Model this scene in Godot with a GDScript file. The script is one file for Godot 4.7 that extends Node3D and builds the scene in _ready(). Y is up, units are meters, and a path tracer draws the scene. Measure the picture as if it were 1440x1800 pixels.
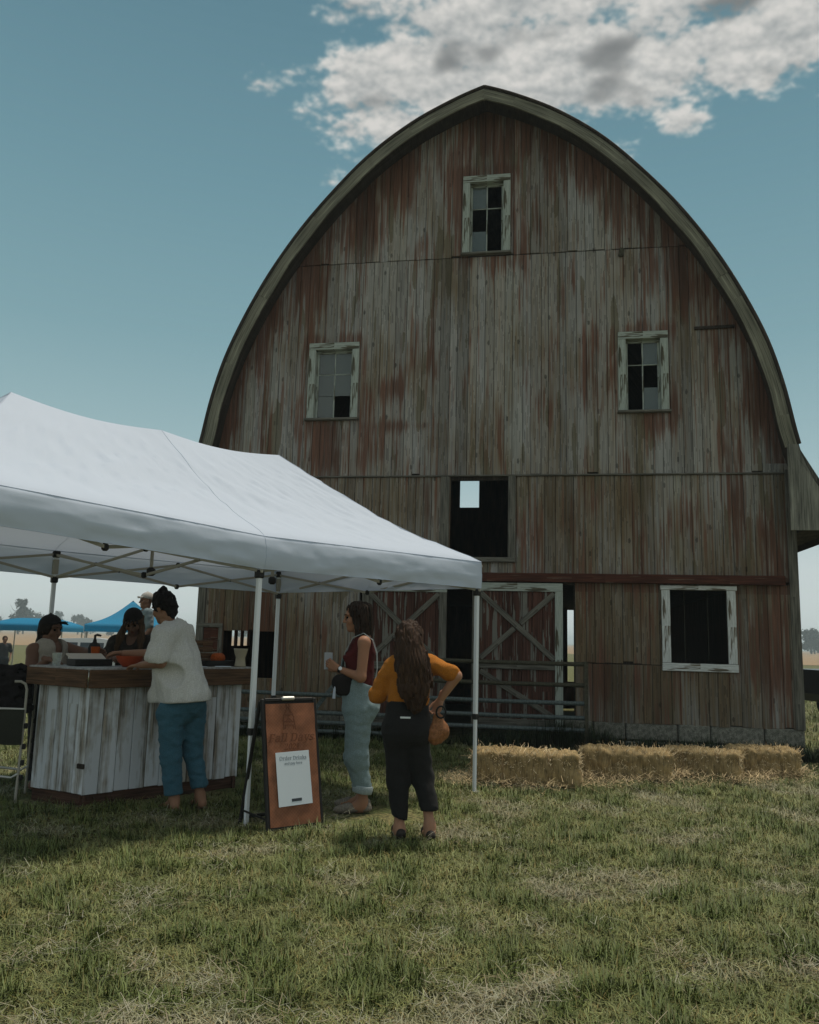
extends Node3D

# ---------------------------------------------------------------- mesh helpers
class MB:
	var v := PackedVector3Array()
	var n := PackedVector3Array()
	var uv := PackedVector2Array()
	var col := PackedColorArray()
	var ix := PackedInt32Array()
	var c := Color(1, 1, 1)
	var uvo := Vector2.ZERO

	func poly(pts: Array, nn := Vector3.ZERO, uvs: Array = []) -> void:
		# counter-clockwise seen from outside
		var a: Vector3 = pts[0]
		if nn == Vector3.ZERO:
			for i in range(1, pts.size() - 1):
				nn += (pts[i] - a).cross(pts[i + 1] - a)
			nn = nn.normalized()
		var b := v.size()
		for i in pts.size():
			v.append(pts[i]); n.append(nn); col.append(c)
			uv.append(uvs[i] if uvs.size() else Vector2(pts[i].x + pts[i].z, -pts[i].y) + uvo)
		for i in range(1, pts.size() - 1):
			ix.append(b); ix.append(b + i + 1); ix.append(b + i)

	func box(t: Transform3D, s: Vector3, bv := 0.004) -> void:
		# chamfered box, centred
		var hx := s.x / 2; var hy := s.y / 2; var hz := s.z / 2
		bv = minf(bv, minf(hx, minf(hy, hz)) * 0.8)
		var q := func(x: float, y: float, z: float) -> Vector3: return t * Vector3(x, y, z)
		var bs := t.basis
		for sg in [1.0, -1.0]:
			var f := [[sg * hx, -hy + bv, hz - bv], [sg * hx, -hy + bv, -hz + bv], [sg * hx, hy - bv, -hz + bv], [sg * hx, hy - bv, hz - bv]]
			_face(f, q, sg > 0)
			f = [[-hx + bv, sg * hy, hz - bv], [hx - bv, sg * hy, hz - bv], [hx - bv, sg * hy, -hz + bv], [-hx + bv, sg * hy, -hz + bv]]
			_face(f, q, sg > 0)
			f = [[-hx + bv, -hy + bv, sg * hz], [hx - bv, -hy + bv, sg * hz], [hx - bv, hy - bv, sg * hz], [-hx + bv, hy - bv, sg * hz]]
			_face(f, q, sg > 0)
		for a in [1.0, -1.0]:
			for b in [1.0, -1.0]:
				var fl: bool = a * b > 0
				_face([[a * hx, b * (hy - bv), -hz + bv], [a * (hx - bv), b * hy, -hz + bv], [a * (hx - bv), b * hy, hz - bv], [a * hx, b * (hy - bv), hz - bv]], q, fl)
				_face([[-hx + bv, a * hy, b * (hz - bv)], [-hx + bv, a * (hy - bv), b * hz], [hx - bv, a * (hy - bv), b * hz], [hx - bv, a * hy, b * (hz - bv)]], q, fl)
				_face([[a * (hx - bv), -hy + bv, b * hz], [a * hx, -hy + bv, b * (hz - bv)], [a * hx, hy - bv, b * (hz - bv)], [a * (hx - bv), hy - bv, b * hz]], q, fl)
				for d in [1.0, -1.0]:
					_face([[a * hx, b * (hy - bv), d * (hz - bv)], [a * (hx - bv), b * hy, d * (hz - bv)], [a * (hx - bv), b * (hy - bv), d * hz]], q, a * b * d > 0)

	func _face(f: Array, q: Callable, fwd: bool) -> void:
		var p := []
		for e in f:
			p.append(q.call(e[0], e[1], e[2]))
		if not fwd:
			p.reverse()
		poly(p)

	func bar(a: Vector3, b: Vector3, w: float, th: float, up := Vector3.UP, bv := 0.003) -> void:
		var x := (b - a).normalized()
		var z := x.cross(up).normalized()
		var y := z.cross(x)
		box(Transform3D(Basis(x, y, z), (a + b) / 2), Vector3(a.distance_to(b), w, th), bv)

	func tube(pts: Array, r: Array, sides := 8, cap := true) -> void:
		var m := pts.size()
		var b := v.size()
		var up := Vector3.UP
		for i in m:
			var t: Vector3 = (pts[mini(i + 1, m - 1)] - pts[maxi(i - 1, 0)]).normalized()
			if absf(t.dot(up)) > 0.95:
				up = Vector3(1, 0, 0) if absf(t.x) < 0.8 else Vector3(0, 0, 1)
			var sx := up.cross(t).normalized()
			var sy := t.cross(sx)
			up = sy
			var rr: float = r[mini(i, r.size() - 1)]
			for j in sides + 1:
				var an := TAU * j / sides
				var d := sx * cos(an) + sy * sin(an)
				v.append(pts[i] + d * rr); n.append(d); col.append(c)
				uv.append(Vector2(float(j) / sides, float(i) / m))
		for i in m - 1:
			for j in sides:
				var p := b + i * (sides + 1) + j
				var q := p + sides + 1
				ix.append_array([p, q + 1, p + 1, p, q, q + 1])
		if cap:
			for e in [0, m - 1]:
				var ring := []
				for j in sides:
					ring.append(v[b + e * (sides + 1) + j])
				if e == 0:
					ring.reverse()
				poly(ring)

	func lathe(t: Transform3D, prof: Array, sides := 20) -> void:
		var b := v.size()
		var m := prof.size()
		for i in m:
			var p: Vector2 = prof[i]
			var tg: Vector2 = prof[mini(i + 1, m - 1)] - prof[maxi(i - 1, 0)]
			var nr := Vector2(tg.y, -tg.x).normalized()
			for j in sides + 1:
				var an := TAU * j / sides
				v.append(t * Vector3(cos(an) * p.x, p.y, sin(an) * p.x))
				n.append((t.basis * Vector3(cos(an) * nr.x, nr.y, sin(an) * nr.x)).normalized())
				col.append(c); uv.append(Vector2(float(j) / sides, float(i) / m))
		for i in m - 1:
			for j in sides:
				var p := b + i * (sides + 1) + j
				var q := p + sides + 1
				ix.append_array([p, q + 1, q, p, p + 1, q + 1])

	func grid(pt: Array, w: int) -> void:
		# a smooth sheet: rows of w points
		var hh := pt.size() / w
		var b := v.size()
		for j in hh:
			for i in w:
				var p: Vector3 = pt[j * w + i]
				var du: Vector3 = pt[j * w + mini(i + 1, w - 1)] - pt[j * w + maxi(i - 1, 0)]
				var dv: Vector3 = pt[mini(j + 1, hh - 1) * w + i] - pt[maxi(j - 1, 0) * w + i]
				v.append(p); n.append(du.cross(dv).normalized()); col.append(c)
				uv.append(Vector2(float(i) / (w - 1), float(j) / (hh - 1)))
		for j in hh - 1:
			for i in w - 1:
				var a := b + j * w + i
				ix.append_array([a, a + w + 1, a + 1, a, a + w, a + w + 1])

	func add(m: ArrayMesh, t := Transform3D()) -> void:
		var s := m.surface_get_arrays(0)
		var b := v.size()
		var vv: PackedVector3Array = s[Mesh.ARRAY_VERTEX]
		var nn: PackedVector3Array = s[Mesh.ARRAY_NORMAL]
		for i in vv.size():
			v.append(t * vv[i]); n.append((t.basis * nn[i]).normalized()); uv.append(Vector2.ZERO)
			col.append(s[Mesh.ARRAY_COLOR][i] if s[Mesh.ARRAY_COLOR] != null else c)
		for i in s[Mesh.ARRAY_INDEX]:
			ix.append(b + i)

	func mesh() -> ArrayMesh:
		var a := []
		a.resize(Mesh.ARRAY_MAX)
		a[Mesh.ARRAY_VERTEX] = v; a[Mesh.ARRAY_NORMAL] = n; a[Mesh.ARRAY_TEX_UV] = uv; a[Mesh.ARRAY_COLOR] = col; a[Mesh.ARRAY_INDEX] = ix
		var m := ArrayMesh.new()
		m.add_surface_from_arrays(Mesh.PRIMITIVE_TRIANGLES, a)
		return m


# ---------------------------------------------------------------- distance fields for bodies and cloth
class SDF:
	var o: Vector3
	var h: float
	var nx: int
	var ny: int
	var nz: int
	var d := PackedFloat32Array()

	func _init(lo: Vector3, hi: Vector3, cell: float) -> void:
		o = lo; h = cell
		nx = int((hi.x - lo.x) / h) + 2; ny = int((hi.y - lo.y) / h) + 2; nz = int((hi.z - lo.z) / h) + 2
		d.resize(nx * ny * nz); d.fill(1.0)

	func cap(a: Vector3, b: Vector3, ra: float, rb: float, k := 0.02, f := Vector3.ZERO, fs := 1.0, sub := false) -> void:
		var rm := maxf(ra, rb) + k + h * 2.0
		var lo := (a.min(b) - Vector3.ONE * rm - o) / h
		var hi := (a.max(b) + Vector3.ONE * rm - o) / h
		var ba := b - a
		ba += f * (ba.dot(f) * (fs - 1.0))
		var bb := maxf(ba.dot(ba), 1e-9)
		for z in range(maxi(int(lo.z), 0), mini(int(hi.z) + 1, nz)):
			for y in range(maxi(int(lo.y), 0), mini(int(hi.y) + 1, ny)):
				var at := (z * ny + y) * nx
				for x in range(maxi(int(lo.x), 0), mini(int(hi.x) + 1, nx)):
					var q := o + Vector3(x, y, z) * h - a
					if fs != 1.0:
						q += f * (q.dot(f) * (fs - 1.0))
					var t := clampf(q.dot(ba) / bb, 0.0, 1.0)
					var e := (q - ba * t).length() - (ra + (rb - ra) * t)
					var w := d[at + x]
					if sub:
						e = -e
						var g := maxf(k - absf(w - e), 0.0) / k
						d[at + x] = maxf(w, e) + g * g * k * 0.25
					else:
						var g2 := maxf(k - absf(w - e), 0.0) / k
						d[at + x] = minf(w, e) - g2 * g2 * k * 0.25

	func ell(c: Vector3, bs: Basis, r: Vector3, k := 0.015, sub := false) -> void:
		var rm := maxf(r.x, maxf(r.y, r.z)) + k + h * 2.0
		var lo := (c - Vector3.ONE * rm - o) / h
		var hi := (c + Vector3.ONE * rm - o) / h
		var inv := bs.inverse()
		var mr := minf(r.x, minf(r.y, r.z))
		for z in range(maxi(int(lo.z), 0), mini(int(hi.z) + 1, nz)):
			for y in range(maxi(int(lo.y), 0), mini(int(hi.y) + 1, ny)):
				var at := (z * ny + y) * nx
				for x in range(maxi(int(lo.x), 0), mini(int(hi.x) + 1, nx)):
					var q := inv * (o + Vector3(x, y, z) * h - c)
					var k0 := (q / r).length()
					var k1 := maxf((q / (r * r)).length(), 1e-6)
					var e := k0 * (k0 - 1.0) / k1 if k0 > 0.3 else -mr * 0.7
					var w := d[at + x]
					if sub:
						e = -e
						var g := maxf(k - absf(w - e), 0.0) / k
						d[at + x] = maxf(w, e) + g * g * k * 0.25
					else:
						var g2 := maxf(k - absf(w - e), 0.0) / k
						d[at + x] = minf(w, e) - g2 * g2 * k * 0.25

	func cut(p: Vector3, nrm: Vector3) -> void:
		# removes the side that nrm points to
		for z in nz:
			for y in ny:
				var at := (z * ny + y) * nx
				for x in nx:
					if d[at + x] < 0.1:
						d[at + x] = maxf(d[at + x], nrm.dot(o + Vector3(x, y, z) * h - p))

	func rough(no: FastNoiseLite, amp: float, sc: Vector3, band := 0.04) -> void:
		for z in nz:
			for y in ny:
				var at := (z * ny + y) * nx
				for x in nx:
					if absf(d[at + x]) < band:
						d[at + x] += amp * no.get_noise_3dv((o + Vector3(x, y, z) * h) * sc)

	func mesh(base := Color.WHITE, spots: Array = []) -> ArrayMesh:
		var id := PackedInt32Array()
		id.resize(nx * ny * nz); id.fill(-1)
		var v := PackedVector3Array()
		var ix := PackedInt32Array()
		var off := [0, 1, nx, nx + 1, nx * ny, nx * ny + 1, nx * ny + nx, nx * ny + nx + 1]
		var ed := [[0, 1], [2, 3], [4, 5], [6, 7], [0, 2], [1, 3], [4, 6], [5, 7], [0, 4], [1, 5], [2, 6], [3, 7]]
		var cr := [Vector3(0, 0, 0), Vector3(1, 0, 0), Vector3(0, 1, 0), Vector3(1, 1, 0), Vector3(0, 0, 1), Vector3(1, 0, 1), Vector3(0, 1, 1), Vector3(1, 1, 1)]
		for z in nz - 1:
			for y in ny - 1:
				var at := (z * ny + y) * nx
				for x in nx - 1:
					var i := at + x
					if absf(d[i]) > 3.0 * h:
						continue
					var ins := 0
					for e in off:
						if d[i + e] < 0.0:
							ins += 1
					if ins == 0 or ins == 8:
						continue
					var s := Vector3.ZERO
					var cnt := 0
					for e in ed:
						var a: float = d[i + off[e[0]]]
						var b: float = d[i + off[e[1]]]
						if (a < 0.0) != (b < 0.0):
							s += (cr[e[0]] as Vector3).lerp(cr[e[1]], a / (a - b)); cnt += 1
					id[i] = v.size()
					v.append(o + (Vector3(x, y, z) + s / cnt) * h)
		var st := [1, nx, nx * ny]
		for z in range(1, nz - 1):
			for y in range(1, ny - 1):
				var at := (z * ny + y) * nx
				for x in range(1, nx - 1):
					var i := at + x
					if absf(d[i]) > 3.0 * h:
						continue
					for ax in 3:
						var j: int = i + st[ax]
						if (d[i] < 0.0) == (d[j] < 0.0):
							continue
						var u: int = st[(ax + 1) % 3]
						var w: int = st[(ax + 2) % 3]
						var q := [id[i - u - w], id[i - w], id[i], id[i - u]]
						if q[0] < 0 or q[1] < 0 or q[2] < 0 or q[3] < 0:
							continue
						if d[i] < 0.0:
							q = [q[3], q[2], q[1], q[0]]
						ix.append_array([q[0], q[1], q[2], q[0], q[2], q[3]])
		var nn := PackedVector3Array()
		nn.resize(v.size())
		for i in range(0, ix.size(), 3):
			var f := (v[ix[i + 2]] - v[ix[i]]).cross(v[ix[i + 1]] - v[ix[i]])
			nn[ix[i]] += f; nn[ix[i + 1]] += f; nn[ix[i + 2]] += f
		var col := PackedColorArray()
		col.resize(v.size())
		for i in v.size():
			nn[i] = nn[i].normalized()
			var cc := base
			for sp in spots:
				var k := clampf(1.5 - v[i].distance_to(sp[0]) / (sp[1] as float), 0.0, 1.0)
				cc = cc.lerp(sp[2], k)
			col[i] = cc
		var uv := PackedVector2Array()
		uv.resize(v.size())
		var a := []
		a.resize(Mesh.ARRAY_MAX)
		a[Mesh.ARRAY_VERTEX] = v; a[Mesh.ARRAY_NORMAL] = nn; a[Mesh.ARRAY_TEX_UV] = uv; a[Mesh.ARRAY_COLOR] = col; a[Mesh.ARRAY_INDEX] = ix
		var m := ArrayMesh.new()
		if v.size():
			m.add_surface_from_arrays(Mesh.PRIMITIVE_TRIANGLES, a)
		return m


# ---------------------------------------------------------------- naming and materials
var used := {}
var rng := RandomNumberGenerator.new()
var M := {}
var fine := FastNoiseLite.new()
var wide := FastNoiseLite.new()

func numbered(parent: Node, called: String) -> String:
	var key := str(parent.get_instance_id()) + called
	var k: int = used.get(key, 0)
	used[key] = k + 1
	return called if k == 0 else "%s_%03d" % [called, k]

func obj(called: String, mesh: Mesh, mat: Material, parent: Node = self, at := Transform3D()) -> MeshInstance3D:
	var o := MeshInstance3D.new()
	o.name = numbered(parent, called)
	o.mesh = mesh
	o.material_override = mat
	o.transform = at
	parent.add_child(o, true)
	return o

func part(called: String, parent: Node, at := Transform3D()) -> Node3D:
	var o := Node3D.new()
	o.name = numbered(parent, called)
	o.transform = at
	parent.add_child(o, true)
	return o

func tag(o: Node, label: String, category := "", group := "", kind := "") -> Node:
	if label: o.set_meta("label", label)
	if category: o.set_meta("category", category)
	if group: o.set_meta("group", group)
	if kind: o.set_meta("kind", kind)
	return o

func thing(called: String, at: Vector3, turn: float, label: String, category: String, group := "") -> Node3D:
	var o := part(called, self, Transform3D(Basis(Vector3.UP, turn), at))
	tag(o, label, category, group)
	return o

func copy_of(o: Node3D, called: String, at: Transform3D, label: String) -> Node3D:
	var c := o.duplicate() as Node3D
	c.name = numbered(self, called)
	add_child(c, true)
	c.transform = at
	c.set_meta("label", label)
	return c

func lin(r: float, g: float, b: float, a := 1.0) -> Color:
	var c := Color(r, g, b).linear_to_srgb()
	c.a = a
	return c

func mat(c: Color, rough := 0.8, tex: Texture2D = null, tri := Vector3.ZERO, bump := 0.0, vc := false) -> StandardMaterial3D:
	var m := StandardMaterial3D.new()
	m.albedo_color = c
	m.roughness = rough
	m.metallic_specular = 0.3
	if tex:
		m.albedo_texture = tex
		if bump > 0.0:
			m.heightmap_enabled = true
			m.heightmap_texture = tex
			m.heightmap_scale = bump
		if tri != Vector3.ZERO:
			m.uv1_triplanar = true
			m.uv1_scale = tri
	m.vertex_color_use_as_albedo = vc
	return m

func noise(freq: float, oct := 4, kind := FastNoiseLite.TYPE_SIMPLEX_SMOOTH, sd := 1) -> FastNoiseLite:
	var f := FastNoiseLite.new()
	f.noise_type = kind
	f.frequency = freq
	f.fractal_octaves = oct
	f.fractal_type = FastNoiseLite.FRACTAL_FBM if oct > 1 else FastNoiseLite.FRACTAL_NONE
	f.seed = sd
	return f

func paint(w: int, hh: int, fn: Callable) -> ImageTexture:
	var b := PackedByteArray()
	b.resize(w * hh * 3)
	for y in hh:
		for x in w:
			var c: Color = fn.call(x, y)
			var i := (y * w + x) * 3
			b[i] = int(clampf(c.r, 0, 1) * 255); b[i + 1] = int(clampf(c.g, 0, 1) * 255); b[i + 2] = int(clampf(c.b, 0, 1) * 255)
	return ImageTexture.create_from_image(Image.create_from_data(w, hh, false, Image.FORMAT_RGB8, b))

func materials() -> void:
	# grain runs along the picture's y; values around 0.8 multiply the material's own colour
	var g1 := noise(0.02, 4, FastNoiseLite.TYPE_SIMPLEX_SMOOTH, 4)
	var g2 := noise(0.012, 3, FastNoiseLite.TYPE_SIMPLEX_SMOOTH, 5)
	var grain := paint(256, 256, func(x: int, y: int) -> Color:
		var a := 0.78 + 0.2 * g1.get_noise_2d(x * 6.0, y * 0.35) + 0.22 * g2.get_noise_2d(x * 1.2, y * 0.6)
		if g1.get_noise_2d(x * 9.0 + 700, y * 0.25) > 0.33: a -= 0.22
		return Color(a, a * 0.99, a * 0.97))
	var g_across := paint(256, 256, func(x: int, y: int) -> Color:
		var a := 0.78 + 0.2 * g1.get_noise_2d(y * 6.0, x * 0.35) + 0.22 * g2.get_noise_2d(y * 1.2, x * 0.6)
		if g1.get_noise_2d(y * 9.0 + 700, x * 0.25) > 0.33: a -= 0.22
		return Color(a, a * 0.99, a * 0.97))
	# peeling white paint on grey wood, running along y
	var peel := func(u: float, w: float) -> Color:
		var k := g2.get_noise_2d(u * 1.6, w * 0.5) + 0.55 * g1.get_noise_2d(u * 5.0, w * 0.8)
		var wood := Color(0.43, 0.40, 0.35) * (0.9 + 0.5 * g1.get_noise_2d(u * 7, w * 0.3))
		var pt := Color(0.80, 0.81, 0.80) * (0.96 + 0.14 * g1.get_noise_2d(u * 4 + 90, w * 1.2))
		return wood.lerp(pt, smoothstep(-0.42, -0.16, k))
	var white := paint(256, 256, func(x: int, y: int) -> Color: return peel.call(float(x), float(y)))
	var white_across := paint(256, 256, func(x: int, y: int) -> Color: return peel.call(float(y), float(x)))
	# white-washed counter boards: streaks of worn paint
	var washed := paint(512, 512, func(x: int, y: int) -> Color:
		var k := g2.get_noise_2d(x * 1.1, y * 0.14) + 0.45 * g1.get_noise_2d(x * 2.0, y * 0.16) + 0.3 * g1.get_noise_2d(x * 1.2, y * 1.0)
		var t := clampf(k * 1.25 + 0.82, 0, 1)
		var wood := Color(0.56, 0.53, 0.48) * (0.9 + 0.5 * g1.get_noise_2d(x * 6, y * 0.3))
		return wood.lerp(Color(0.80, 0.82, 0.84), t))
	# worn red paint on boards
	var red := paint(256, 256, func(x: int, y: int) -> Color:
		var k := g2.get_noise_2d(x * 1.8, y * 0.5) + 0.7 * g1.get_noise_2d(x * 5.0, y * 0.4)
		var c := Color(0.42, 0.27, 0.22) * (0.9 + 0.4 * g1.get_noise_2d(x * 6, y * 0.5))
		return c if k < 0.24 else Color(0.56, 0.53, 0.49))
	var red_across := paint(256, 256, func(x: int, y: int) -> Color:
		var k := g2.get_noise_2d(y * 1.8, x * 0.5) + 0.7 * g1.get_noise_2d(y * 5.0, x * 0.4)
		var c := Color(0.40, 0.25, 0.20) * (0.9 + 0.4 * g1.get_noise_2d(y * 6, x * 0.5))
		return c if k < 0.36 else Color(0.52, 0.48, 0.43))
	var blotch := paint(256, 256, func(x: int, y: int) -> Color:
		var a := 0.82 + 0.2 * g2.get_noise_2d(x * 2, y * 2) + 0.2 * g1.get_noise_2d(x * 4, y * 4)
		return Color(a, a, a))
	var weave := paint(128, 128, func(x: int, y: int) -> Color:
		var a := 0.86 + 0.07 * sin(x * TAU / 4.0) * sin(y * TAU / 4.0) + 0.14 * g2.get_noise_2d(x * 4, y * 4)
		return Color(a, a, a))
	M.grain = grain; M.blotch = blotch; M.weave = weave
	M.wood_v = mat(lin(0.23, 0.22, 0.19), 0.85, grain, Vector3(2.2, 0.7, 2.2), 0.25)
	M.wood_h = mat(lin(0.23, 0.22, 0.19), 0.85, g_across, Vector3(0.7, 2.2, 2.2), 0.25)
	M.fascia = mat(lin(0.30, 0.295, 0.23), 0.8, g_across, Vector3.ZERO, 0.2)
	M.fascia.uv1_scale = Vector3(0.55, 1.6, 1)
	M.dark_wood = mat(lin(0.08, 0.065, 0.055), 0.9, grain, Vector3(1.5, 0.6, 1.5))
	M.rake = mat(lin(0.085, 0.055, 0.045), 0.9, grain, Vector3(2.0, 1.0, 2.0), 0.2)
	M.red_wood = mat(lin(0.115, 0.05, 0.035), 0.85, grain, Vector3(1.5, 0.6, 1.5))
	M.white_v = mat(Color.WHITE, 0.75, white, Vector3(2.0, 0.8, 2.0), 0.12)
	M.white_h = mat(Color.WHITE, 0.75, white_across, Vector3(0.8, 2.0, 2.0), 0.12)
	M.trim_v = mat(lin(0.62, 0.66, 0.64), 0.8, white, Vector3(1.6, 0.7, 1.6), 0.12)
	M.trim_h = mat(lin(0.62, 0.66, 0.60), 0.8, white_across, Vector3(0.7, 1.6, 1.6), 0.12)
	M.washed = mat(Color.WHITE, 0.8, washed, Vector3.ZERO, 0.1, true)
	M.washed.uv1_scale = Vector3(1.0, 0.6, 1)
	M.red_v = mat(lin(0.62, 0.66, 0.68), 0.85, red, Vector3.ZERO, 0.2, true)
	M.red_v.uv1_scale = Vector3(1.1, 0.4, 1)
	M.red_h = mat(lin(0.62, 0.55, 0.5), 0.85, red_across, Vector3(0.6, 1.3, 1.3), 0.2)
	M.brown_h = mat(lin(0.185, 0.105, 0.06), 0.7, g_across, Vector3(0.9, 2.6, 2.6), 0.2)
	M.brown_base = mat(lin(0.125, 0.065, 0.045), 0.85, g_across, Vector3(0.9, 2.6, 2.6), 0.2)
	M.stone = mat(lin(0.28, 0.27, 0.22), 0.95, blotch, Vector3(2.2, 2.2, 2.2), 0.8, true)
	M.iron_green = mat(lin(0.135, 0.165, 0.16), 0.5, blotch, Vector3(3, 3, 3))
	M.iron_brown = mat(lin(0.085, 0.078, 0.05), 0.7, blotch, Vector3(3, 3, 3))
	M.white_metal = mat(lin(0.72, 0.75, 0.78), 0.4)
	M.grey_metal = mat(lin(0.36, 0.34, 0.29), 0.45)
	M.steel = mat(lin(0.55, 0.54, 0.5), 0.35)
	M.steel.metallic = 0.6
	M.black = mat(lin(0.018, 0.017, 0.016), 0.5)
	M.black_cloth = mat(lin(0.02, 0.017, 0.017), 0.95, weave, Vector3(60, 60, 60))
	M.rubber = mat(lin(0.02, 0.02, 0.02), 0.9)
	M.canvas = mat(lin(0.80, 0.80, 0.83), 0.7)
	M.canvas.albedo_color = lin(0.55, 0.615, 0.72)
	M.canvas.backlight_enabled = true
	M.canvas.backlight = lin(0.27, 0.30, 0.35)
	M.blue = mat(lin(0.012, 0.25, 0.46), 0.7, weave, Vector3(3, 3, 3))
	M.blue.backlight_enabled = true
	M.blue.backlight = lin(0.01, 0.12, 0.2)
	M.glass = StandardMaterial3D.new()
	M.glass.albedo_color = Color(0.75, 0.8, 0.78, 0.22)
	M.glass.transparency = BaseMaterial3D.TRANSPARENCY_ALPHA
	M.glass.roughness = 0.08
	M.dusty = StandardMaterial3D.new()
	M.dusty.albedo_color = Color(0.42, 0.45, 0.43, 0.45)
	M.dusty.transparency = BaseMaterial3D.TRANSPARENCY_ALPHA
	M.dusty.roughness = 0.18
	M.paper = mat(lin(0.62, 0.68, 0.72), 0.8)
	M.kraft = mat(lin(0.33, 0.135, 0.07), 0.6, weave, Vector3(1.2, 1.2, 1.2))
	M.ink = mat(lin(0.135, 0.055, 0.028), 0.8)
	M.ink_grey = mat(lin(0.22, 0.25, 0.28), 0.8)
	M.orange = mat(lin(0.55, 0.11, 0.015), 0.5, blotch, Vector3(8, 8, 8))
	M.red_glaze = mat(lin(0.36, 0.06, 0.02), 0.35)
	M.straw_body = mat(lin(0.52, 0.38, 0.19), 0.95, grain, Vector3(3, 3, 3), 1.0)
	M.straw = mat(Color.WHITE, 0.8, null, Vector3.ZERO, 0, true)
	M.twine = mat(lin(0.3, 0.2, 0.1), 0.9)
	M.leaf = mat(Color.WHITE, 0.6, null, Vector3.ZERO, 0, true)
	M.leaf.backlight_enabled = true
	M.leaf.backlight = lin(0.06, 0.08, 0.03)
	M.skin = mat(Color.WHITE, 0.55, null, Vector3.ZERO, 0, true)
	M.skin.subsurf_scatter_enabled = true
	M.skin.subsurf_scatter_strength = 0.04
	M.hair = mat(Color.WHITE, 0.72, grain, Vector3(14, 3, 14), 0.3, true)

func two_sided() -> void:
	for k in ["canvas", "blue", "leaf", "kraft", "straw"]:
		M[k].cull_mode = BaseMaterial3D.CULL_DISABLED

func cloth(r: float, g: float, b: float, sc := 40.0) -> StandardMaterial3D:
	var m := mat(lin(r, g, b), 0.9, M.weave, Vector3(sc / 3, sc / 3, sc / 3), 0.012)
	m.cull_mode = BaseMaterial3D.CULL_DISABLED
	m.rim_enabled = true
	m.rim = 0.25
	m.rim_tint = 0.6
	return m

# ---------------------------------------------------------------- sky
var sky_a := FastNoiseLite.new()
var sky_b := FastNoiseLite.new()
var sky_c := FastNoiseLite.new()

func sky_at(az: float, el: float) -> Color:
	var stops := [[0.0, Color(0.80, 0.835, 0.83)], [5.0, Color(0.765, 0.81, 0.81)], [12.0, Color(0.60, 0.705, 0.725)], [20.0, Color(0.49, 0.625, 0.66)], [30.0, Color(0.42, 0.565, 0.613)], [42.0, Color(0.355, 0.495, 0.552)], [90.0, Color(0.28, 0.41, 0.47)]]
	var c: Color = stops[6][1]
	for i in 6:
		if el < stops[i + 1][0]:
			c = (stops[i][1] as Color).lerp(stops[i + 1][1], clampf((el - stops[i][0]) / (stops[i + 1][0] - stops[i][0]), 0, 1))
			break
	if el < 6.0:
		return c
	var a := deg_to_rad(az)
	var e := deg_to_rad(el)
	var q := Vector2(sin(a), cos(a)) * cos(e) / (sin(e) + 0.22)
	var big := sky_a.get_noise_2d(q.x * 40.0, q.y * 52.0)
	# the large bank ahead, and broken fields elsewhere, their unseen cover widened to add fill light
	var bank := minf(minf((el - 33.0 - 0.10 * maxf(az - 9.0, 0.0)) / 2.4, (az + 8.0 - 0.85 * absf(el - 36.0)) / 4.0), (75.0 - absf(az)) / 14.0)
	bank = clampf(bank, -1.6, 0.85)
	var far := sky_c.get_noise_2d(q.x * 2.2 + 3.0, q.y * 2.2) * 3.0 + 0.12
	var away := clampf(maxf(absf(az) - 42.0, el - 58.0) / 12.0, 0.0, 1.0)
	var wisp := 0.45 - Vector2((az - 20.3) / 3.4, (el - 33.1 - (az - 20.3) * 0.06) / 0.8).length()
	var wisp2 := -0.1 - Vector2((az + 11.6) / 3.0, (el - 35.4) / 0.9).length()
	bank += 0.25 * exp(-pow((az - 4.0) / 9.0, 2.0) - pow((el - 36.0) / 2.5, 2.0))
	var m := maxf(maxf(bank, maxf(wisp, wisp2)), lerpf(-2.0, clampf(far, -1.6, 0.7), away))
	if m < -1.2:
		return c
	var wx := big * 2.2
	var puff := -sky_b.get_noise_2d(q.x * 125.0 + wx, q.y * 190.0 + wx)
	var puff2 := -sky_b.get_noise_2d(q.x * 330.0 + 50.0 + wx * 3.0, q.y * 460.0)
	var fluff := sky_a.get_noise_2d(q.x * 330.0 + 9.0, q.y * 420.0)
	var dens := m * 0.62 + big * 0.8 + (puff - 0.45) * 0.86 + (puff2 - 0.5) * 0.40 + fluff * 0.30 - 0.03
	var cover := smoothstep(-0.22, 0.42, dens)
	if cover <= 0.0:
		return c
	var q2 := q * 0.985
	var relief := puff + sky_b.get_noise_2d(q2.x * 125.0 + wx, q2.y * 190.0 + wx)
	var thick := sky_c.get_noise_2d(q.x * 15.0 + 9.0, q.y * 19.0) * 1.1 + big * 0.25 - (puff - 0.5) * 0.5
	for s in [[5.2, 37.9, 1.4, 0.9], [13.5, 37.6, 2.4, 1.0], [23.2, 38.6, 3.4, 1.3], [19.0, 35.6, 1.8, 0.6]]:
		thick += 0.62 * exp(-(pow((az - s[0]) / s[2], 2.0) + pow((el - s[1]) / s[3], 2.0)))
	var white := Color(0.62, 0.635, 0.635).lerp(Color(0.83, 0.82, 0.80), clampf(0.22 + puff * 0.6 + relief * 0.85 + (puff2 - 0.5) * 0.3 + fluff * 0.4, 0, 1))
	var cl := white.lerp(Color(0.46, 0.47, 0.47), smoothstep(0.25, 0.95, thick) * 0.9)
	return c.lerp(cl, cover * 0.97)

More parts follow.
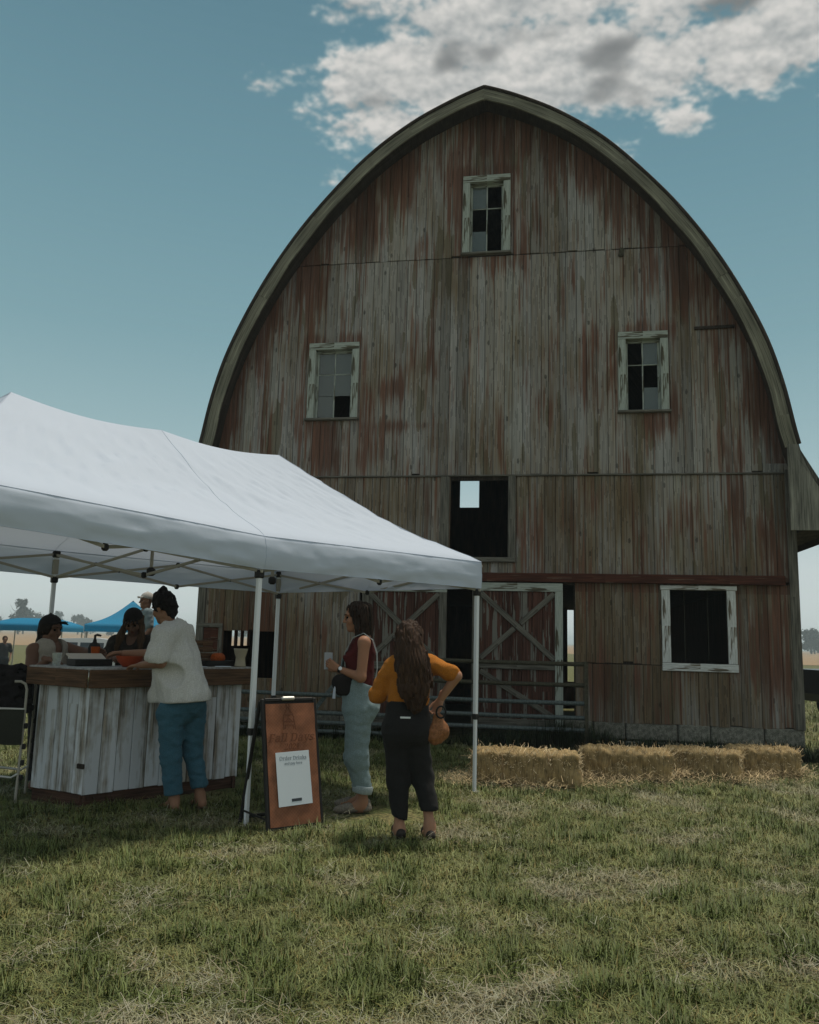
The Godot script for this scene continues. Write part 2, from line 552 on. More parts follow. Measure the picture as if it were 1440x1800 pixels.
func sky_image() -> ImageTexture:
	sky_a = noise(0.16, 4, FastNoiseLite.TYPE_SIMPLEX_SMOOTH, 11)
	sky_b = noise(0.09, 2, FastNoiseLite.TYPE_CELLULAR, 12)
	sky_b.cellular_return_type = FastNoiseLite.RETURN_DISTANCE
	sky_c = noise(0.3, 3, FastNoiseLite.TYPE_SIMPLEX_SMOOTH, 13)
	var whole := sky_rows(1024, 512, 0, 1024, 0, 262)
	whole.resize(4096, 2048, Image.INTERPOLATE_CUBIC)
	var w := 4096
	var fx0 := -440
	var fx1 := 440
	var fy0 := 1024 - 640
	var fy1 := 1024 - 60
	var f := sky_rows(w, 2048, fx0, fx1, fy0, fy1)
	whole.blit_rect(f, Rect2i(-fx0, 0, fx1, fy1 - fy0), Vector2i(0, fy0))
	whole.blit_rect(f, Rect2i(0, 0, -fx0, fy1 - fy0), Vector2i(w + fx0, fy0))
	return ImageTexture.create_from_image(whole)

func sky_rows(w: int, hh: int, x0: int, x1: int, y0: int, y1: int) -> Image:
	var part_only := x0 != 0
	var ow := x1 - x0
	var oh := (y1 - y0) if part_only else hh
	var b := PackedByteArray()
	b.resize(ow * oh * 3)
	for y in oh:
		var el := 90.0 - (y + y0 + 0.5) * 180.0 / hh
		for x in ow:
			var az := (x + x0 + 0.5) * 360.0 / w
			if az > 180.0: az -= 360.0
			var c := sky_at(az, maxf(el, 0.0)) if el > -3.0 else Color(0.45, 0.47, 0.42)
			var i := (y * ow + x) * 3
			b[i] = int(c.r * 255.0); b[i + 1] = int(c.g * 255.0); b[i + 2] = int(c.b * 255.0)
	return Image.create_from_data(ow, oh, false, Image.FORMAT_RGB8, b)

# ---------------------------------------------------------------- ground and grass
func gy(x: float, z: float) -> float:
	var d := -z
	var fall := -0.45 + 0.2 * smoothstep(4.0, 9.0, x)
	var y := fall * smoothstep(12.5, 24.0, d)
	var near := 1.0 - smoothstep(20.0, 40.0, d)
	return y + near * (0.022 * wide.get_noise_2d(x * 1.3, z * 1.3) + 0.012 * fine.get_noise_2d(x * 4.0, z * 4.0))

func steps(list: Array) -> PackedFloat32Array:
	var o := PackedFloat32Array()
	for s in list:
		var t: float = s[0]
		while t < s[1] - 0.0001:
			o.append(t)
			t += s[2]
	o.append(list[-1][1])
	return o

func ground_sheet() -> void:
	var xs := steps([[-1600.0, -200.0, 200.0], [-200.0, -40.0, 20.0], [-40.0, -10.0, 3.0], [-10.0, 10.0, 0.16], [10.0, 40.0, 2.0], [40.0, 200.0, 20.0], [200.0, 1600.0, 200.0]])
	var zs := steps([[-1800.0, -200.0, 200.0], [-200.0, -40.0, 10.0], [-40.0, -13.0, 1.5], [-13.0, 2.0, 0.14], [2.0, 40.0, 4.0], [40.0, 400.0, 60.0]])
	var pts := []
	zs.reverse()
	for z in zs:
		for x in xs:
			pts.append(Vector3(x, gy(x, z), z))
	var b := MB.new()
	b.grid(pts, xs.size())
	var s1 := noise(0.016, 5, FastNoiseLite.TYPE_SIMPLEX_SMOOTH, 21)
	var s2 := noise(0.11, 3, FastNoiseLite.TYPE_SIMPLEX_SMOOTH, 22)
	var soil := paint(512, 512, func(x: int, y: int) -> Color:
		var k := s1.get_noise_2d(x, y)
		var f := s2.get_noise_2d(x * 1.0, y * 1.0)
		var c := Color(0.31, 0.33, 0.19).lerp(Color(0.40, 0.38, 0.25), clampf(0.5 + k * 1.6, 0, 1))
		return c * (1.0 + 0.55 * f))
	var gm := mat(Color.WHITE, 0.95, soil, Vector3(0.45, 0.45, 0.45), 1.5)
	tag(obj("ground", b.mesh(), gm), "", "", "", "structure")
	# the tan field beyond
	var fp := []
	for z in [-95.0, -180.0, -300.0, -500.0, -900.0]:
		for x in [-900.0, -400.0, -120.0, -40.0, 40.0, 120.0, 400.0, 900.0]:
			fp.append(Vector3(x, gy(x, z) + 0.03, z + 6.0 * sin(x * 0.02)))
	var fb := MB.new()
	fb.grid(fp, 8)
	var straw_tex := paint(128, 128, func(x: int, y: int) -> Color:
		var k := s2.get_noise_2d(x * 1.5, y * 3.0)
		return Color(0.56, 0.47, 0.36) * (1.0 + 0.4 * k))
	tag(obj("stubble_field", fb.mesh(), mat(Color.WHITE, 0.95, straw_tex, Vector3(0.2, 0.2, 0.2))), "", "", "", "structure")

func blade(b: MB, p: Vector3, dir: Vector3, len: float, w: float, lean: float, c: Color) -> void:
	var side := Vector3(-dir.z, 0, dir.x) * w
	var q := [p]
	for k in [0.5, 1.0]:
		q.append(p + Vector3.UP * len * (k * cos(lean * k)) + dir * len * k * sin(lean * k))
	var tip: Vector3 = q[2]
	var mid: Vector3 = q[1]
	b.c = c
	var nn := (dir * -0.6 + Vector3.UP).normalized()
	b.poly([p - side, p + side, mid + side * 0.8, mid - side * 0.8], nn)
	b.poly([mid - side * 0.8, mid + side * 0.8, tip], nn)

func tuft(count: int, rad: float, l0: float, l1: float, lean0: float, lean1: float, w: float) -> ArrayMesh:
	var b := MB.new()
	for i in count:
		var a := rng.randf() * TAU
		var r := rad * sqrt(rng.randf())
		var d := rng.randf() * TAU
		var t := rng.randf_range(0.55, 1.35)
		var dry := rng.randf() < 0.2
		var c := Color(1.5, 1.12, 0.9) * t if dry else Color(1, 1, 1) * t
		blade(b, Vector3(cos(a) * r, -0.01, sin(a) * r), Vector3(cos(d), 0, sin(d)), rng.randf_range(l0, l1), w, rng.randf_range(lean0, lean1), c)
	return b.mesh()

func covered(x: float, z: float) -> bool:
	# under the counter, in the barn
	if z < -7.0 and z > -8.7 and x > -3.3 and x < -1.5:
		return absf(z + 7.6 - (x + 2.4) * -0.7) < 0.45
	var p := Vector3(x + 3.216, 0, z + 12.7).rotated(Vector3.UP, deg_to_rad(9.94))
	return p.x > 0.0 and p.x < 8.7 and p.z < 0.05

func scatter(called: String, mesh: Mesh, m: Material, spots: Array, cols: Array) -> void:
	var mm := MultiMesh.new()
	mm.transform_format = MultiMesh.TRANSFORM_3D
	mm.use_colors = true
	mm.mesh = mesh
	mm.instance_count = spots.size()
	for i in spots.size():
		mm.set_instance_transform(i, spots[i])
		mm.set_instance_color(i, cols[i])
	var o := MultiMeshInstance3D.new()
	o.name = numbered(self, called)
	o.multimesh = mm
	o.material_override = m
	add_child(o, true)
	tag(o, "", "", "", "stuff")

func grass() -> void:
	var kinds := [tuft(15, 0.055, 0.03, 0.09, 0.4, 1.5, 0.0026), tuft(14, 0.07, 0.03, 0.085, 0.8, 1.75, 0.0026), tuft(20, 0.06, 0.045, 0.115, 0.25, 1.3, 0.0028)]
	var spots := [[], [], []]
	var cols := [[], [], []]
	var dry_n := noise(1.0, 4, FastNoiseLite.TYPE_SIMPLEX_SMOOTH, 31)
	var hue_n := noise(2.3, 3, FastNoiseLite.TYPE_SIMPLEX_SMOOTH, 32)
	var put := func(x: float, z: float, sc: float) -> void:
		if covered(x, z):
			return
		var dry := dry_n.get_noise_2d(x, z) + 0.35 * hue_n.get_noise_2d(x * 2.0, z * 2.0)
		# trodden soil by the sign and the queue
		var worn := 1.0 - Vector2((x + 0.35) / 1.3, (z + 6.95) / 0.6).length()
		if worn > 0.15 and rng.randf() < worn * 1.6:
			return
		var h := hue_n.get_noise_2d(x, z)
		var c := Color(0.100, 0.130, 0.038).lerp(Color(0.196, 0.206, 0.083), clampf(0.5 + h * 1.5, 0, 1))
		c = c.lerp(Color(0.31, 0.29, 0.19), clampf((dry - 0.19 - 0.05 * signf(-x)) * 2.4, 0.0, 0.75))
		c *= rng.randf_range(0.7, 1.4)
		var k := 1
		if dry < 0.12:
			k = 2 if (h < -0.15 and rng.randf() < 0.6) else (0 if rng.randf() < 0.65 else 1)
		var s := sc * rng.randf_range(0.7, 1.25)
		spots[k].append(Transform3D(Basis(Vector3.UP, rng.randf() * TAU).scaled(Vector3(s, s * rng.randf_range(0.75, 1.15), s)), Vector3(x, gy(x, z), z)))
		cols[k].append(c)
	for i in 46000:
		# denser close by
		var d := 2.6 + 9.4 * pow(rng.randf(), 1.25)
		var x := rng.randf_range(-1.0, 1.0) * (d * 0.52 + 0.9)
		put.call(x, -d, 0.85 + d * 0.03)
	for i in 16000:
		var d := rng.randf_range(10.0, 42.0)
		var x := rng.randf_range(-1.0, 1.0) * (d * 0.52 + 1.5)
		put.call(x, -d, 1.5 + (d - 10.0) * 0.06)
	for k in 3:
		scatter("grass", kinds[k], M.leaf, spots[k], cols[k])
	# loose mown clippings, pale and lying flat
	var b := MB.new()
	for i in 12:
		var a := rng.randf() * TAU
		var p := Vector3(rng.randf_range(-0.06, 0.06), rng.randf_range(0.015, 0.05), rng.randf_range(-0.06, 0.06))
		var dr := Vector3(cos(a), rng.randf_range(-0.3, 0.3), sin(a)).normalized()
		var sd := Vector3(-dr.z, 0, dr.x) * 0.0011
		var l := rng.randf_range(0.02, 0.065)
		var e := p + dr * l + Vector3.UP * rng.randf_range(-0.01, 0.015)
		b.c = Color(1, 1, 1) * rng.randf_range(0.7, 1.15)
		b.poly([p - sd, p + sd, e + sd * 0.7, e - sd * 0.7], Vector3.UP)
	var cl := []
	var cc := []
	for i in 21000:
		var d := 2.6 + 7.6 * pow(rng.randf(), 1.2)
		var x := rng.randf_range(-1.0, 1.0) * (d * 0.52 + 0.9)
		var dry := dry_n.get_noise_2d(x, -d) + 0.5 * hue_n.get_noise_2d(x * 1.3 + 40.0, -d * 1.3)
		if dry < rng.randf_range(0.02, 1.3) or covered(x, -d):
			continue
		cl.append(Transform3D(Basis(Vector3.UP, rng.randf() * TAU).scaled(Vector3.ONE * rng.randf_range(0.7, 1.5)), Vector3(x, gy(x, -d), -d)))
		cc.append(Color(0.33, 0.325, 0.245).lerp(Color(0.27, 0.21, 0.13), pow(rng.randf(), 1.5)))
	scatter("dry_grass_clippings", b.mesh(), M.leaf, cl, cc)
	var fs := []
	var fc := []
	for i in 620:
		var t := rng.randf()
		var x := lerpf(0.6, 4.6, t) + rng.randfn() * 0.12
		var z := lerpf(-8.42, -9.5, t) + rng.randfn() * 0.22
		fs.append(Transform3D(Basis(Vector3.UP, rng.randf() * TAU).scaled(Vector3.ONE * rng.randf_range(1.0, 2.2)), Vector3(x, gy(x, z) + 0.01, z)))
		fc.append(Color(0.6, 0.46, 0.26) * rng.randf_range(0.6, 1.2))
	scatter("fallen_straw", b.mesh(), M.leaf, fs, fc)
	# taller dark weeds along the barn's foot
	var wspots := []
	var wcols := []
	var weed := MB.new()
	for i in 26:
		var a := rng.randf() * TAU
		var r := 0.10 * sqrt(rng.randf())
		blade(weed, Vector3(cos(a) * r, 0, sin(a) * r), Vector3(cos(a), 0, sin(a)), rng.randf_range(0.15, 0.42), 0.006, rng.randf_range(0.1, 0.9), Color(1, 1, 1) * rng.randf_range(0.7, 1.2))
	for i in 520:
		var s := rng.randf_range(-0.2, 9.6)
		var out := 0.12 + 0.5 * pow(rng.randf(), 1.6)
		var lump := clampf(1.0 - absf(s - 5.5) / 0.75, 0.0, 1.0)
		if s > 2.7 and s < 4.3 and rng.randf() < 0.7: continue
		var p := Vector3(s, 0, out).rotated(Vector3.UP, deg_to_rad(-9.94)) + Vector3(-3.216, 0, -12.7)
		var sc := rng.randf_range(0.35, 0.8) + lump * 0.75
		wspots.append(Transform3D(Basis(Vector3.UP, rng.randf() * TAU).scaled(Vector3(1.0, sc, 1.0)), Vector3(p.x, gy(p.x, p.z), p.z)))
		wcols.append(Color(0.035, 0.05, 0.02) * rng.randf_range(0.7, 1.4))
	scatter("weeds", weed.mesh(), M.leaf, wspots, wcols)

# ---------------------------------------------------------------- barn
const ROOF := [[0.0, 9.90], [0.51, 9.70], [1.14, 9.37], [1.825, 8.855], [2.535, 8.10], [3.045, 7.43], [3.50, 6.68], [3.91, 5.80], [4.135, 5.06], [4.28, 4.33], [4.375, 3.97], [4.56, 3.57], [4.95, 3.0]]
var roof_line := PackedVector2Array()

func roof_curve() -> void:
	for i in ROOF.size() - 1:
		var p0: Array = ROOF[maxi(i - 1, 0)]
		var p1: Array = ROOF[i]
		var p2: Array = ROOF[i + 1]
		var p3: Array = ROOF[mini(i + 2, ROOF.size() - 1)]
		for k in 5:
			var t := k / 5.0
			roof_line.append(Vector2(p1[0], p1[1]).cubic_interpolate(Vector2(p2[0], p2[1]), Vector2(p0[0], p0[1]) if i else Vector2(-0.3, 9.97), Vector2(p3[0], p3[1]), t))
	roof_line.append(Vector2(4.95, 3.0))

func roof_off(i: int, inward: float) -> Vector2:
	var t := (roof_line[mini(i + 1, roof_line.size() - 1)] - roof_line[maxi(i - 1, 0)]).normalized()
	if i == 0:
		return roof_line[0] - Vector2(0, inward * 1.1)
	return roof_line[i] + Vector2(t.y, -t.x) * inward

func wall_top(s: float) -> float:
	# the height of the roof's underside over the front wall
	var hw := absf(s - 4.345)
	for i in roof_line.size() - 1:
		var a := roof_off(i, 0.1)
		var b := roof_off(i + 1, 0.1)
		if hw >= a.x and hw <= b.x:
			return lerpf(a.y, b.y, (hw - a.x) / maxf(b.x - a.x, 0.0001))
	return 3.8

func facade_texture() -> ImageTexture:
	var a := noise(0.9, 4, FastNoiseLite.TYPE_SIMPLEX_SMOOTH, 41)
	var kn := noise(1.0, 1, FastNoiseLite.TYPE_CELLULAR, 43)
	kn.cellular_return_type = FastNoiseLite.RETURN_DISTANCE
	var s := noise(1.0, 3, FastNoiseLite.TYPE_SIMPLEX_SMOOTH, 42)
	var tops := PackedFloat32Array()
	for x in 1024:
		tops.append(wall_top(x / 1024.0 * 8.7))
	return paint(1024, 1024, func(x: int, y: int) -> Color:
		var u := x / 1024.0 * 8.7
		var h := 10.0 - y / 1024.0 * 10.0
		var g := s.get_noise_2d(u * 22.0, h * 0.55)
		var f := s.get_noise_2d(u * 60.0, h * 1.1 + 40.0)
		var b := a.get_noise_2d(u * 1.1, h * 0.45 + 7.0)
		# weathered silver boards, browner and mossier on the lower storeys
		var olive := clampf((0.75 if h < 2.33 else (0.52 if h < 3.85 else 0.12)) + b * 0.8 + g * 0.75, 0, 1)
		var c := Color(0.60, 0.59, 0.572).lerp(Color(0.415, 0.36, 0.285), olive)
		c *= 1.0 + 0.16 * f + 0.16 * g
		if f > 0.30: c *= 0.74
		if kn.get_noise_2d(u * 2.2, h * 0.9) < -0.965: c *= 0.68
		if s.get_noise_2d(u * 3.0 + 11.0, h * 0.35) > 0.42: c = c.lerp(Color(0.35, 0.32, 0.24), 0.55)
		# what is left of the red paint, plus eave shade put into its colour
		var paint_and_shade := -0.335 + 0.85 * a.get_noise_2d(u * 1.9 + 20.0, h * 0.55) + 0.62 * g + 0.42 * f + 0.5 * s.get_noise_2d(u * 9.0 + 60.0, h * 0.4)
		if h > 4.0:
			paint_and_shade += 0.72 * (1.0 - smoothstep(0.15, 1.25, (tops[x] - h) * 0.8)) + 0.45 * (1.0 - smoothstep(0.0, 0.9, minf(u, 8.7 - u)))  # red-brown thickens towards roof and sides, painting in the overhang's shade too
		for w in [[1.6, 2.41, 4.75, 6.0], [6.33, 7.05, 4.77, 6.0], [3.99, 4.74, 7.35, 8.68]]:
			var dx := maxf(maxf(w[0] - u, u - w[1]), 0.0)
			var dy := maxf(maxf(w[2] - h, h - w[3]), 0.0) * (0.55 if h < w[2] else 1.0)
			paint_and_shade += 0.5 * (1.0 - smoothstep(0.06, 0.26, sqrt(dx * dx + dy * dy)))
		for r in [[2.0, 4.25, 0.6, 0.34, 0.7], [2.95, 5.25, 0.16, 0.2, 0.75], [3.2, 4.65, 0.42, 0.1, 0.7], [3.55, 5.6, 0.1, 1.5, 0.5], [5.9, 5.2, 0.14, 0.9, 0.55], [4.95, 3.1, 0.2, 0.5, 0.5], [6.0, 3.4, 0.16, 0.3, 0.5], [7.4, 3.1, 0.16, 0.5, 0.5], [8.35, 1.9, 0.3, 1.3, 0.6], [6.1, 0.95, 0.3, 0.42, 0.55], [6.75, 1.75, 0.14, 0.5, 0.55], [8.2, 3.2, 0.35, 0.7, 0.5], [5.1, 7.8, 0.22, 0.5, 0.5], [5.75, 1.5, 0.1, 0.8, 0.4], [1.6, 3.4, 0.3, 0.5, 0.45], [0.9, 1.7, 0.3, 0.6, 0.5], [2.0, 1.5, 0.08, 0.8, 0.4]]:
			var k := pow((u - r[0]) / r[2], 2.0) + pow((h - r[1]) / r[3], 2.0)
			if k < 4.0:
				paint_and_shade += r[4] * exp(-k)
		if absf(h - 2.28) < 0.12: paint_and_shade += 0.35
		paint_and_shade -= 0.14 * exp(-pow((u - 4.9) / 2.0, 2.0) - pow((h - 5.6) / 1.9, 2.0))
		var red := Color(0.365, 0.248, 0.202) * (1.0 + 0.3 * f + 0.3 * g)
		return c.lerp(red, smoothstep(-0.22, 0.46, paint_and_shade) * 0.82))

func plank(s0: float, s1: float, h0: float, tops: Array, th: float, zoff: float, tone: Color) -> ArrayMesh:
	# tops: heights from s0 to s1, evenly spaced
	var b := MB.new()
	b.c = tone
	var outline := [Vector2(s0, h0), Vector2(s1, h0)]
	var k := tops.size() - 1
	for i in k + 1:
		outline.append(Vector2(lerpf(s1, s0, float(i) / k), tops[k - i]))
	var mid := Vector2((s0 + s1) / 2, h0 + 0.02)
	var bv := 0.005
	var front := []
	var edge := []
	var back := []
	for p in outline:
		var q := Vector2(clampf(p.x, s0 + bv, s1 - bv), p.y)
		q.y += bv if p.y <= h0 else -bv
		front.append(Vector3(q.x, q.y, zoff)); edge.append(Vector3(p.x, p.y, zoff - bv)); back.append(Vector3(p.x, p.y, zoff - th))
	var uvf := func(ps: Array) -> Array:
		var o := []
		for p in ps:
			o.append(Vector2(p.x / 8.7, 1.0 - p.y / 10.0))
		return o
	b.poly(front, Vector3(0, 0, 1), uvf.call(front))
	var m := outline.size()
	for i in m:
		var j := (i + 1) % m
		var r := [edge[i], edge[j], front[j], front[i]]
		b.poly(r, Vector3.ZERO, uvf.call(r))
		r = [back[i], back[j], edge[j], edge[i]]
		b.poly(r, Vector3.ZERO, uvf.call(r))
	var rb := back.duplicate()
	rb.reverse()
	b.poly(rb, Vector3(0, 0, -1), uvf.call(rb))
	return b.mesh()

func tier(parent: Node3D, m: Material, s0: float, s1: float, h0: float, h1: float, holes: Array, arched := false) -> void:
	var cuts := [s0, s1]
	for o in holes:
		for e in [o[0], o[1]]:
			if e > s0 + 0.03 and e < s1 - 0.03 and not cuts.has(e):
				cuts.append(e)
	cuts.sort()
	for i in cuts.size() - 1:
		var n := maxi(1, roundi((cuts[i + 1] - cuts[i]) / 0.136))
		var e := [cuts[i]]
		for k in range(1, n):
			e.append(lerpf(cuts[i], cuts[i + 1], (k + rng.randf_range(-0.2, 0.2)) / n))
		e.append(cuts[i + 1])
		for k in n:
			var a: float = e[k] + 0.0025
			var b: float = e[k + 1] - 0.0025
			var runs := [[h0, h1]]
			for o in holes:
				if (a + b) / 2 > o[0] and (a + b) / 2 < o[1]:
					var nr := []
					for r in runs:
						if o[2] > r[0]: nr.append([r[0], minf(o[2], r[1])])
						if o[3] < r[1]: nr.append([maxf(o[3], r[0]), r[1]])
					runs = nr
			for r in runs:
				if r[1] - r[0] < 0.05: continue
				var tone := Color(1, 1, 1) * (rng.randf_range(0.76, 1.14) + 0.35 * wide.get_noise_2d((a + b) * 1.4, r[0] * 2.0))
				tone = tone.lerp(tone * Color(1.03, 0.97, 0.88), rng.randf())
				var tops := [r[1] - rng.randf_range(0.0, 0.006), r[1] - rng.randf_range(0.0, 0.006)]
				if r[1] >= h1 - 0.001 and arched:
					tops = []
					for t in [0.0, 0.33, 0.67, 1.0]:
						tops.append(minf(h1, wall_top(lerpf(a, b, t)) - 0.004))
					if minf(tops[0], tops[3]) < r[0] + 0.03:
						if maxf(tops[0], tops[3]) < r[0] + 0.12: continue
						for t in 4: tops[t] = maxf(tops[t], r[0] + 0.012)
				backing.append([a - 0.0025, b + 0.0025, r[0], minf(minf(tops[0], tops[-1]), r[1])])
				obj("plank", plank(a, b, r[0] + (rng.randf_range(0.0, 0.007) if rng.randf() < 0.86 else rng.randf_range(0.01, 0.035)), tops, 0.026, rng.randf_range(-0.004, 0.004), tone), m, parent)

var backing := []

func sheathing(parent: Node3D) -> void:
	# rough boards on the inner face, closing the gaps between the planks
	var b := MB.new()
	for e in backing:
		if e[3] - e[2] > 0.03:
			b.box(Transform3D(Basis(), Vector3((e[0] + e[1]) / 2, (e[2] + e[3]) / 2, -0.041)), Vector3(e[1] - e[0], e[3] - e[2], 0.018), 0.0005)
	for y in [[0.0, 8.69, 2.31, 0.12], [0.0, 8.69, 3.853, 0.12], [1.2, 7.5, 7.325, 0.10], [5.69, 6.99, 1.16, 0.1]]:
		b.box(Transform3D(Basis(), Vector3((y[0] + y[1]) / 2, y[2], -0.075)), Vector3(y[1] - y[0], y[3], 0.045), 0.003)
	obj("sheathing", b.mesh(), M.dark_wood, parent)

func board(called: String, parent: Node, m: Material, a: Vector3, b: Vector3, w: float, th: float, up := Vector3.UP, bv := 0.005) -> MeshInstance3D:
	# a straight board with its own axes, so that the grain runs along it
	m = {M.wood_v: M.wood_h, M.trim_v: M.trim_h, M.white_v: M.white_h}.get(m, m)
	var x := (b - a).normalized()
	var z := x.cross(up).normalized()
	var bb := MB.new()
	bb.box(Transform3D(), Vector3(a.distance_to(b), w, th), bv)
	return obj(called, bb.mesh(), m, parent, Transform3D(Basis(x, z.cross(x), z), (a + b) / 2))

func sash_window(parent: Node3D, s0: float, s1: float, h0: float, h1: float, missing: Array) -> void:
	var w := part("window", parent)
	var c := 0.11
	board("casing_board", w, M.trim_v, Vector3(s0 + c / 2, h0 + 0.035, 0.014), Vector3(s0 + c / 2, h1 - c, 0.014), c, 0.03, Vector3(1, 0, 0))
	board("casing_board", w, M.trim_v, Vector3(s1 - c / 2, h0 + 0.035, 0.012), Vector3(s1 - c / 2, h1 - c, 0.012), c, 0.03, Vector3(1, 0, 0))
	board("casing_board", w, M.trim_h, Vector3(s0, h1 - c / 2, 0.017), Vector3(s1, h1 - c / 2, 0.017), c, 0.034)
	board("sill", w, M.wood_h, Vector3(s0 - 0.02, h0 + 0.015, 0.03), Vector3(s1 + 0.02, h0 + 0.015, 0.03), 0.035, 0.09)
	var i0 := s0 + c
	var i1 := s1 - c
	var j0 := h0 + 0.035
	var j1 := h1 - c
	var zb := -0.11
	board("reveal_board", w, M.trim_v, Vector3(i0 - 0.012, j0, zb / 2), Vector3(i0 - 0.012, j1, zb / 2), 0.022, absf(zb), Vector3(1, 0, 0))
	board("reveal_board", w, M.trim_v, Vector3(i1 + 0.012, j0, zb / 2), Vector3(i1 + 0.012, j1, zb / 2), 0.022, absf(zb), Vector3(1, 0, 0))
	board("reveal_board", w, M.trim_h, Vector3(i0, j1 + 0.012, zb / 2), Vector3(i1, j1 + 0.012, zb / 2), 0.022, absf(zb))
	var z := zb + 0.02
	var t := 0.034
	board("sash_bar", w, M.trim_v, Vector3(i0 + t / 2, j0, z), Vector3(i0 + t / 2, j1 - t, z), t, 0.03, Vector3(1, 0, 0), 0.003)
	board("sash_bar", w, M.trim_v, Vector3(i1 - t / 2, j0, z), Vector3(i1 - t / 2, j1 - t, z), t, 0.03, Vector3(1, 0, 0), 0.003)
	board("sash_bar", w, M.trim_h, Vector3(i0, j1 - t / 2, z), Vector3(i1, j1 - t / 2, z), t, 0.03, Vector3.UP, 0.003)
	board("sash_bar", w, M.trim_h, Vector3(i0 + t, j0 + t / 2, z + 0.001), Vector3(i1 - t, j0 + t / 2, z + 0.001), t, 0.03, Vector3.UP, 0.003)
	var mx := (i0 + i1) / 2
	board("muntin", w, M.trim_v, Vector3(mx, j0 + t, z), Vector3(mx, j1 - t, z), 0.018, 0.022, Vector3(1, 0, 0), 0.002)
	var rows := [j0 + t, lerpf(j0 + t, j1 - t, 0.335), lerpf(j0 + t, j1 - t, 0.67), j1 - t]
	board("muntin", w, M.trim_h, Vector3(i0 + t, rows[2], z - 0.002), Vector3(i1 - t, rows[2], z - 0.002), 0.016, 0.018, Vector3.UP, 0.002)
	for r in 3:
		for k in 2:
			if missing.has(r * 2 + k): continue
			var b := MB.new()
			var x0 := i0 + t if k == 0 else mx + 0.009
			var x1 := mx - 0.009 if k == 0 else i1 - t
			b.box(Transform3D(Basis(), Vector3((x0 + x1) / 2, (rows[r] + rows[r + 1]) / 2, z)), Vector3(x1 - x0, rows[r + 1] - rows[r] - 0.006, 0.004), 0.0005)
			obj("pane", b.mesh(), M.dusty, w)

func sliding_door(parent: Node3D, s0: float, s1: float, h0: float, h1: float, z: float, leaf: int) -> void:
	var d := part("sliding_door", parent)
	var n := roundi((s1 - s0) / 0.15)
	for k in n:
		var a := lerpf(s0, s1, float(k) / n) + 0.002
		var b := lerpf(s0, s1, float(k + 1) / n) - 0.002
		var mm := MB.new()
		mm.uvo = Vector2(rng.randf(), rng.randf()) * 3.0
		mm.c = Color(1, 1, 1) * rng.randf_range(0.7, 1.15)
		mm.box(Transform3D(Basis(), Vector3((a + b) / 2, (h0 + h1) / 2, z + rng.randf_range(-0.002, 0.002))), Vector3(b - a, h1 - h0, 0.024), 0.004)
		obj("plank", mm.mesh(), M.red_v, d)
	var f := z + 0.027
	var hm := h0 + 0.86 if leaf else h0 + 0.84
	board("rail", d, M.trim_h, Vector3(s0, h1 - 0.06, f), Vector3(s1, h1 - 0.06, f), 0.12, 0.028)
	board("rail", d, M.wood_h, Vector3(s0 + 0.11, hm, f), Vector3(s1 - 0.11, hm, f), 0.11, 0.026)
	board("rail", d, M.wood_h, Vector3(s0 + 0.11, h0 + 0.06, f), Vector3(s1 - 0.11, h0 + 0.06, f), 0.12, 0.026)
	board("stile", d, M.wood_v, Vector3(s0 + 0.055, h0, f), Vector3(s0 + 0.055, h1 - 0.12, f), 0.11, 0.028, Vector3(1, 0, 0))
	board("stile", d, M.trim_v if leaf else M.wood_v, Vector3(s1 - 0.055, h0, f), Vector3(s1 - 0.055, h1 - 0.12, f), 0.11, 0.028, Vector3(1, 0, 0))
	for p in [[hm + 0.06, h1 - 0.12], [h0 + 0.12, hm - 0.06]]:
		var a := Vector3(s0 + 0.12, p[1] - 0.03, f)
		var b := Vector3(s1 - 0.12, p[0] + 0.03, f)
		board("brace", d, M.wood_h, a, b, 0.075, 0.024)
		if p[0] < hm: continue
		var c := Vector3(s0 + 0.12, p[0] + 0.03, f)
		var e := Vector3(s1 - 0.12, p[1] - 0.03, f)
		var v := (e - c).normalized()
		board("brace", d, M.wood_h, c, (c + e) / 2 - v * 0.055, 0.075, 0.025)
		board("brace", d, M.wood_h, (c + e) / 2 + v * 0.055, e, 0.075, 0.025)

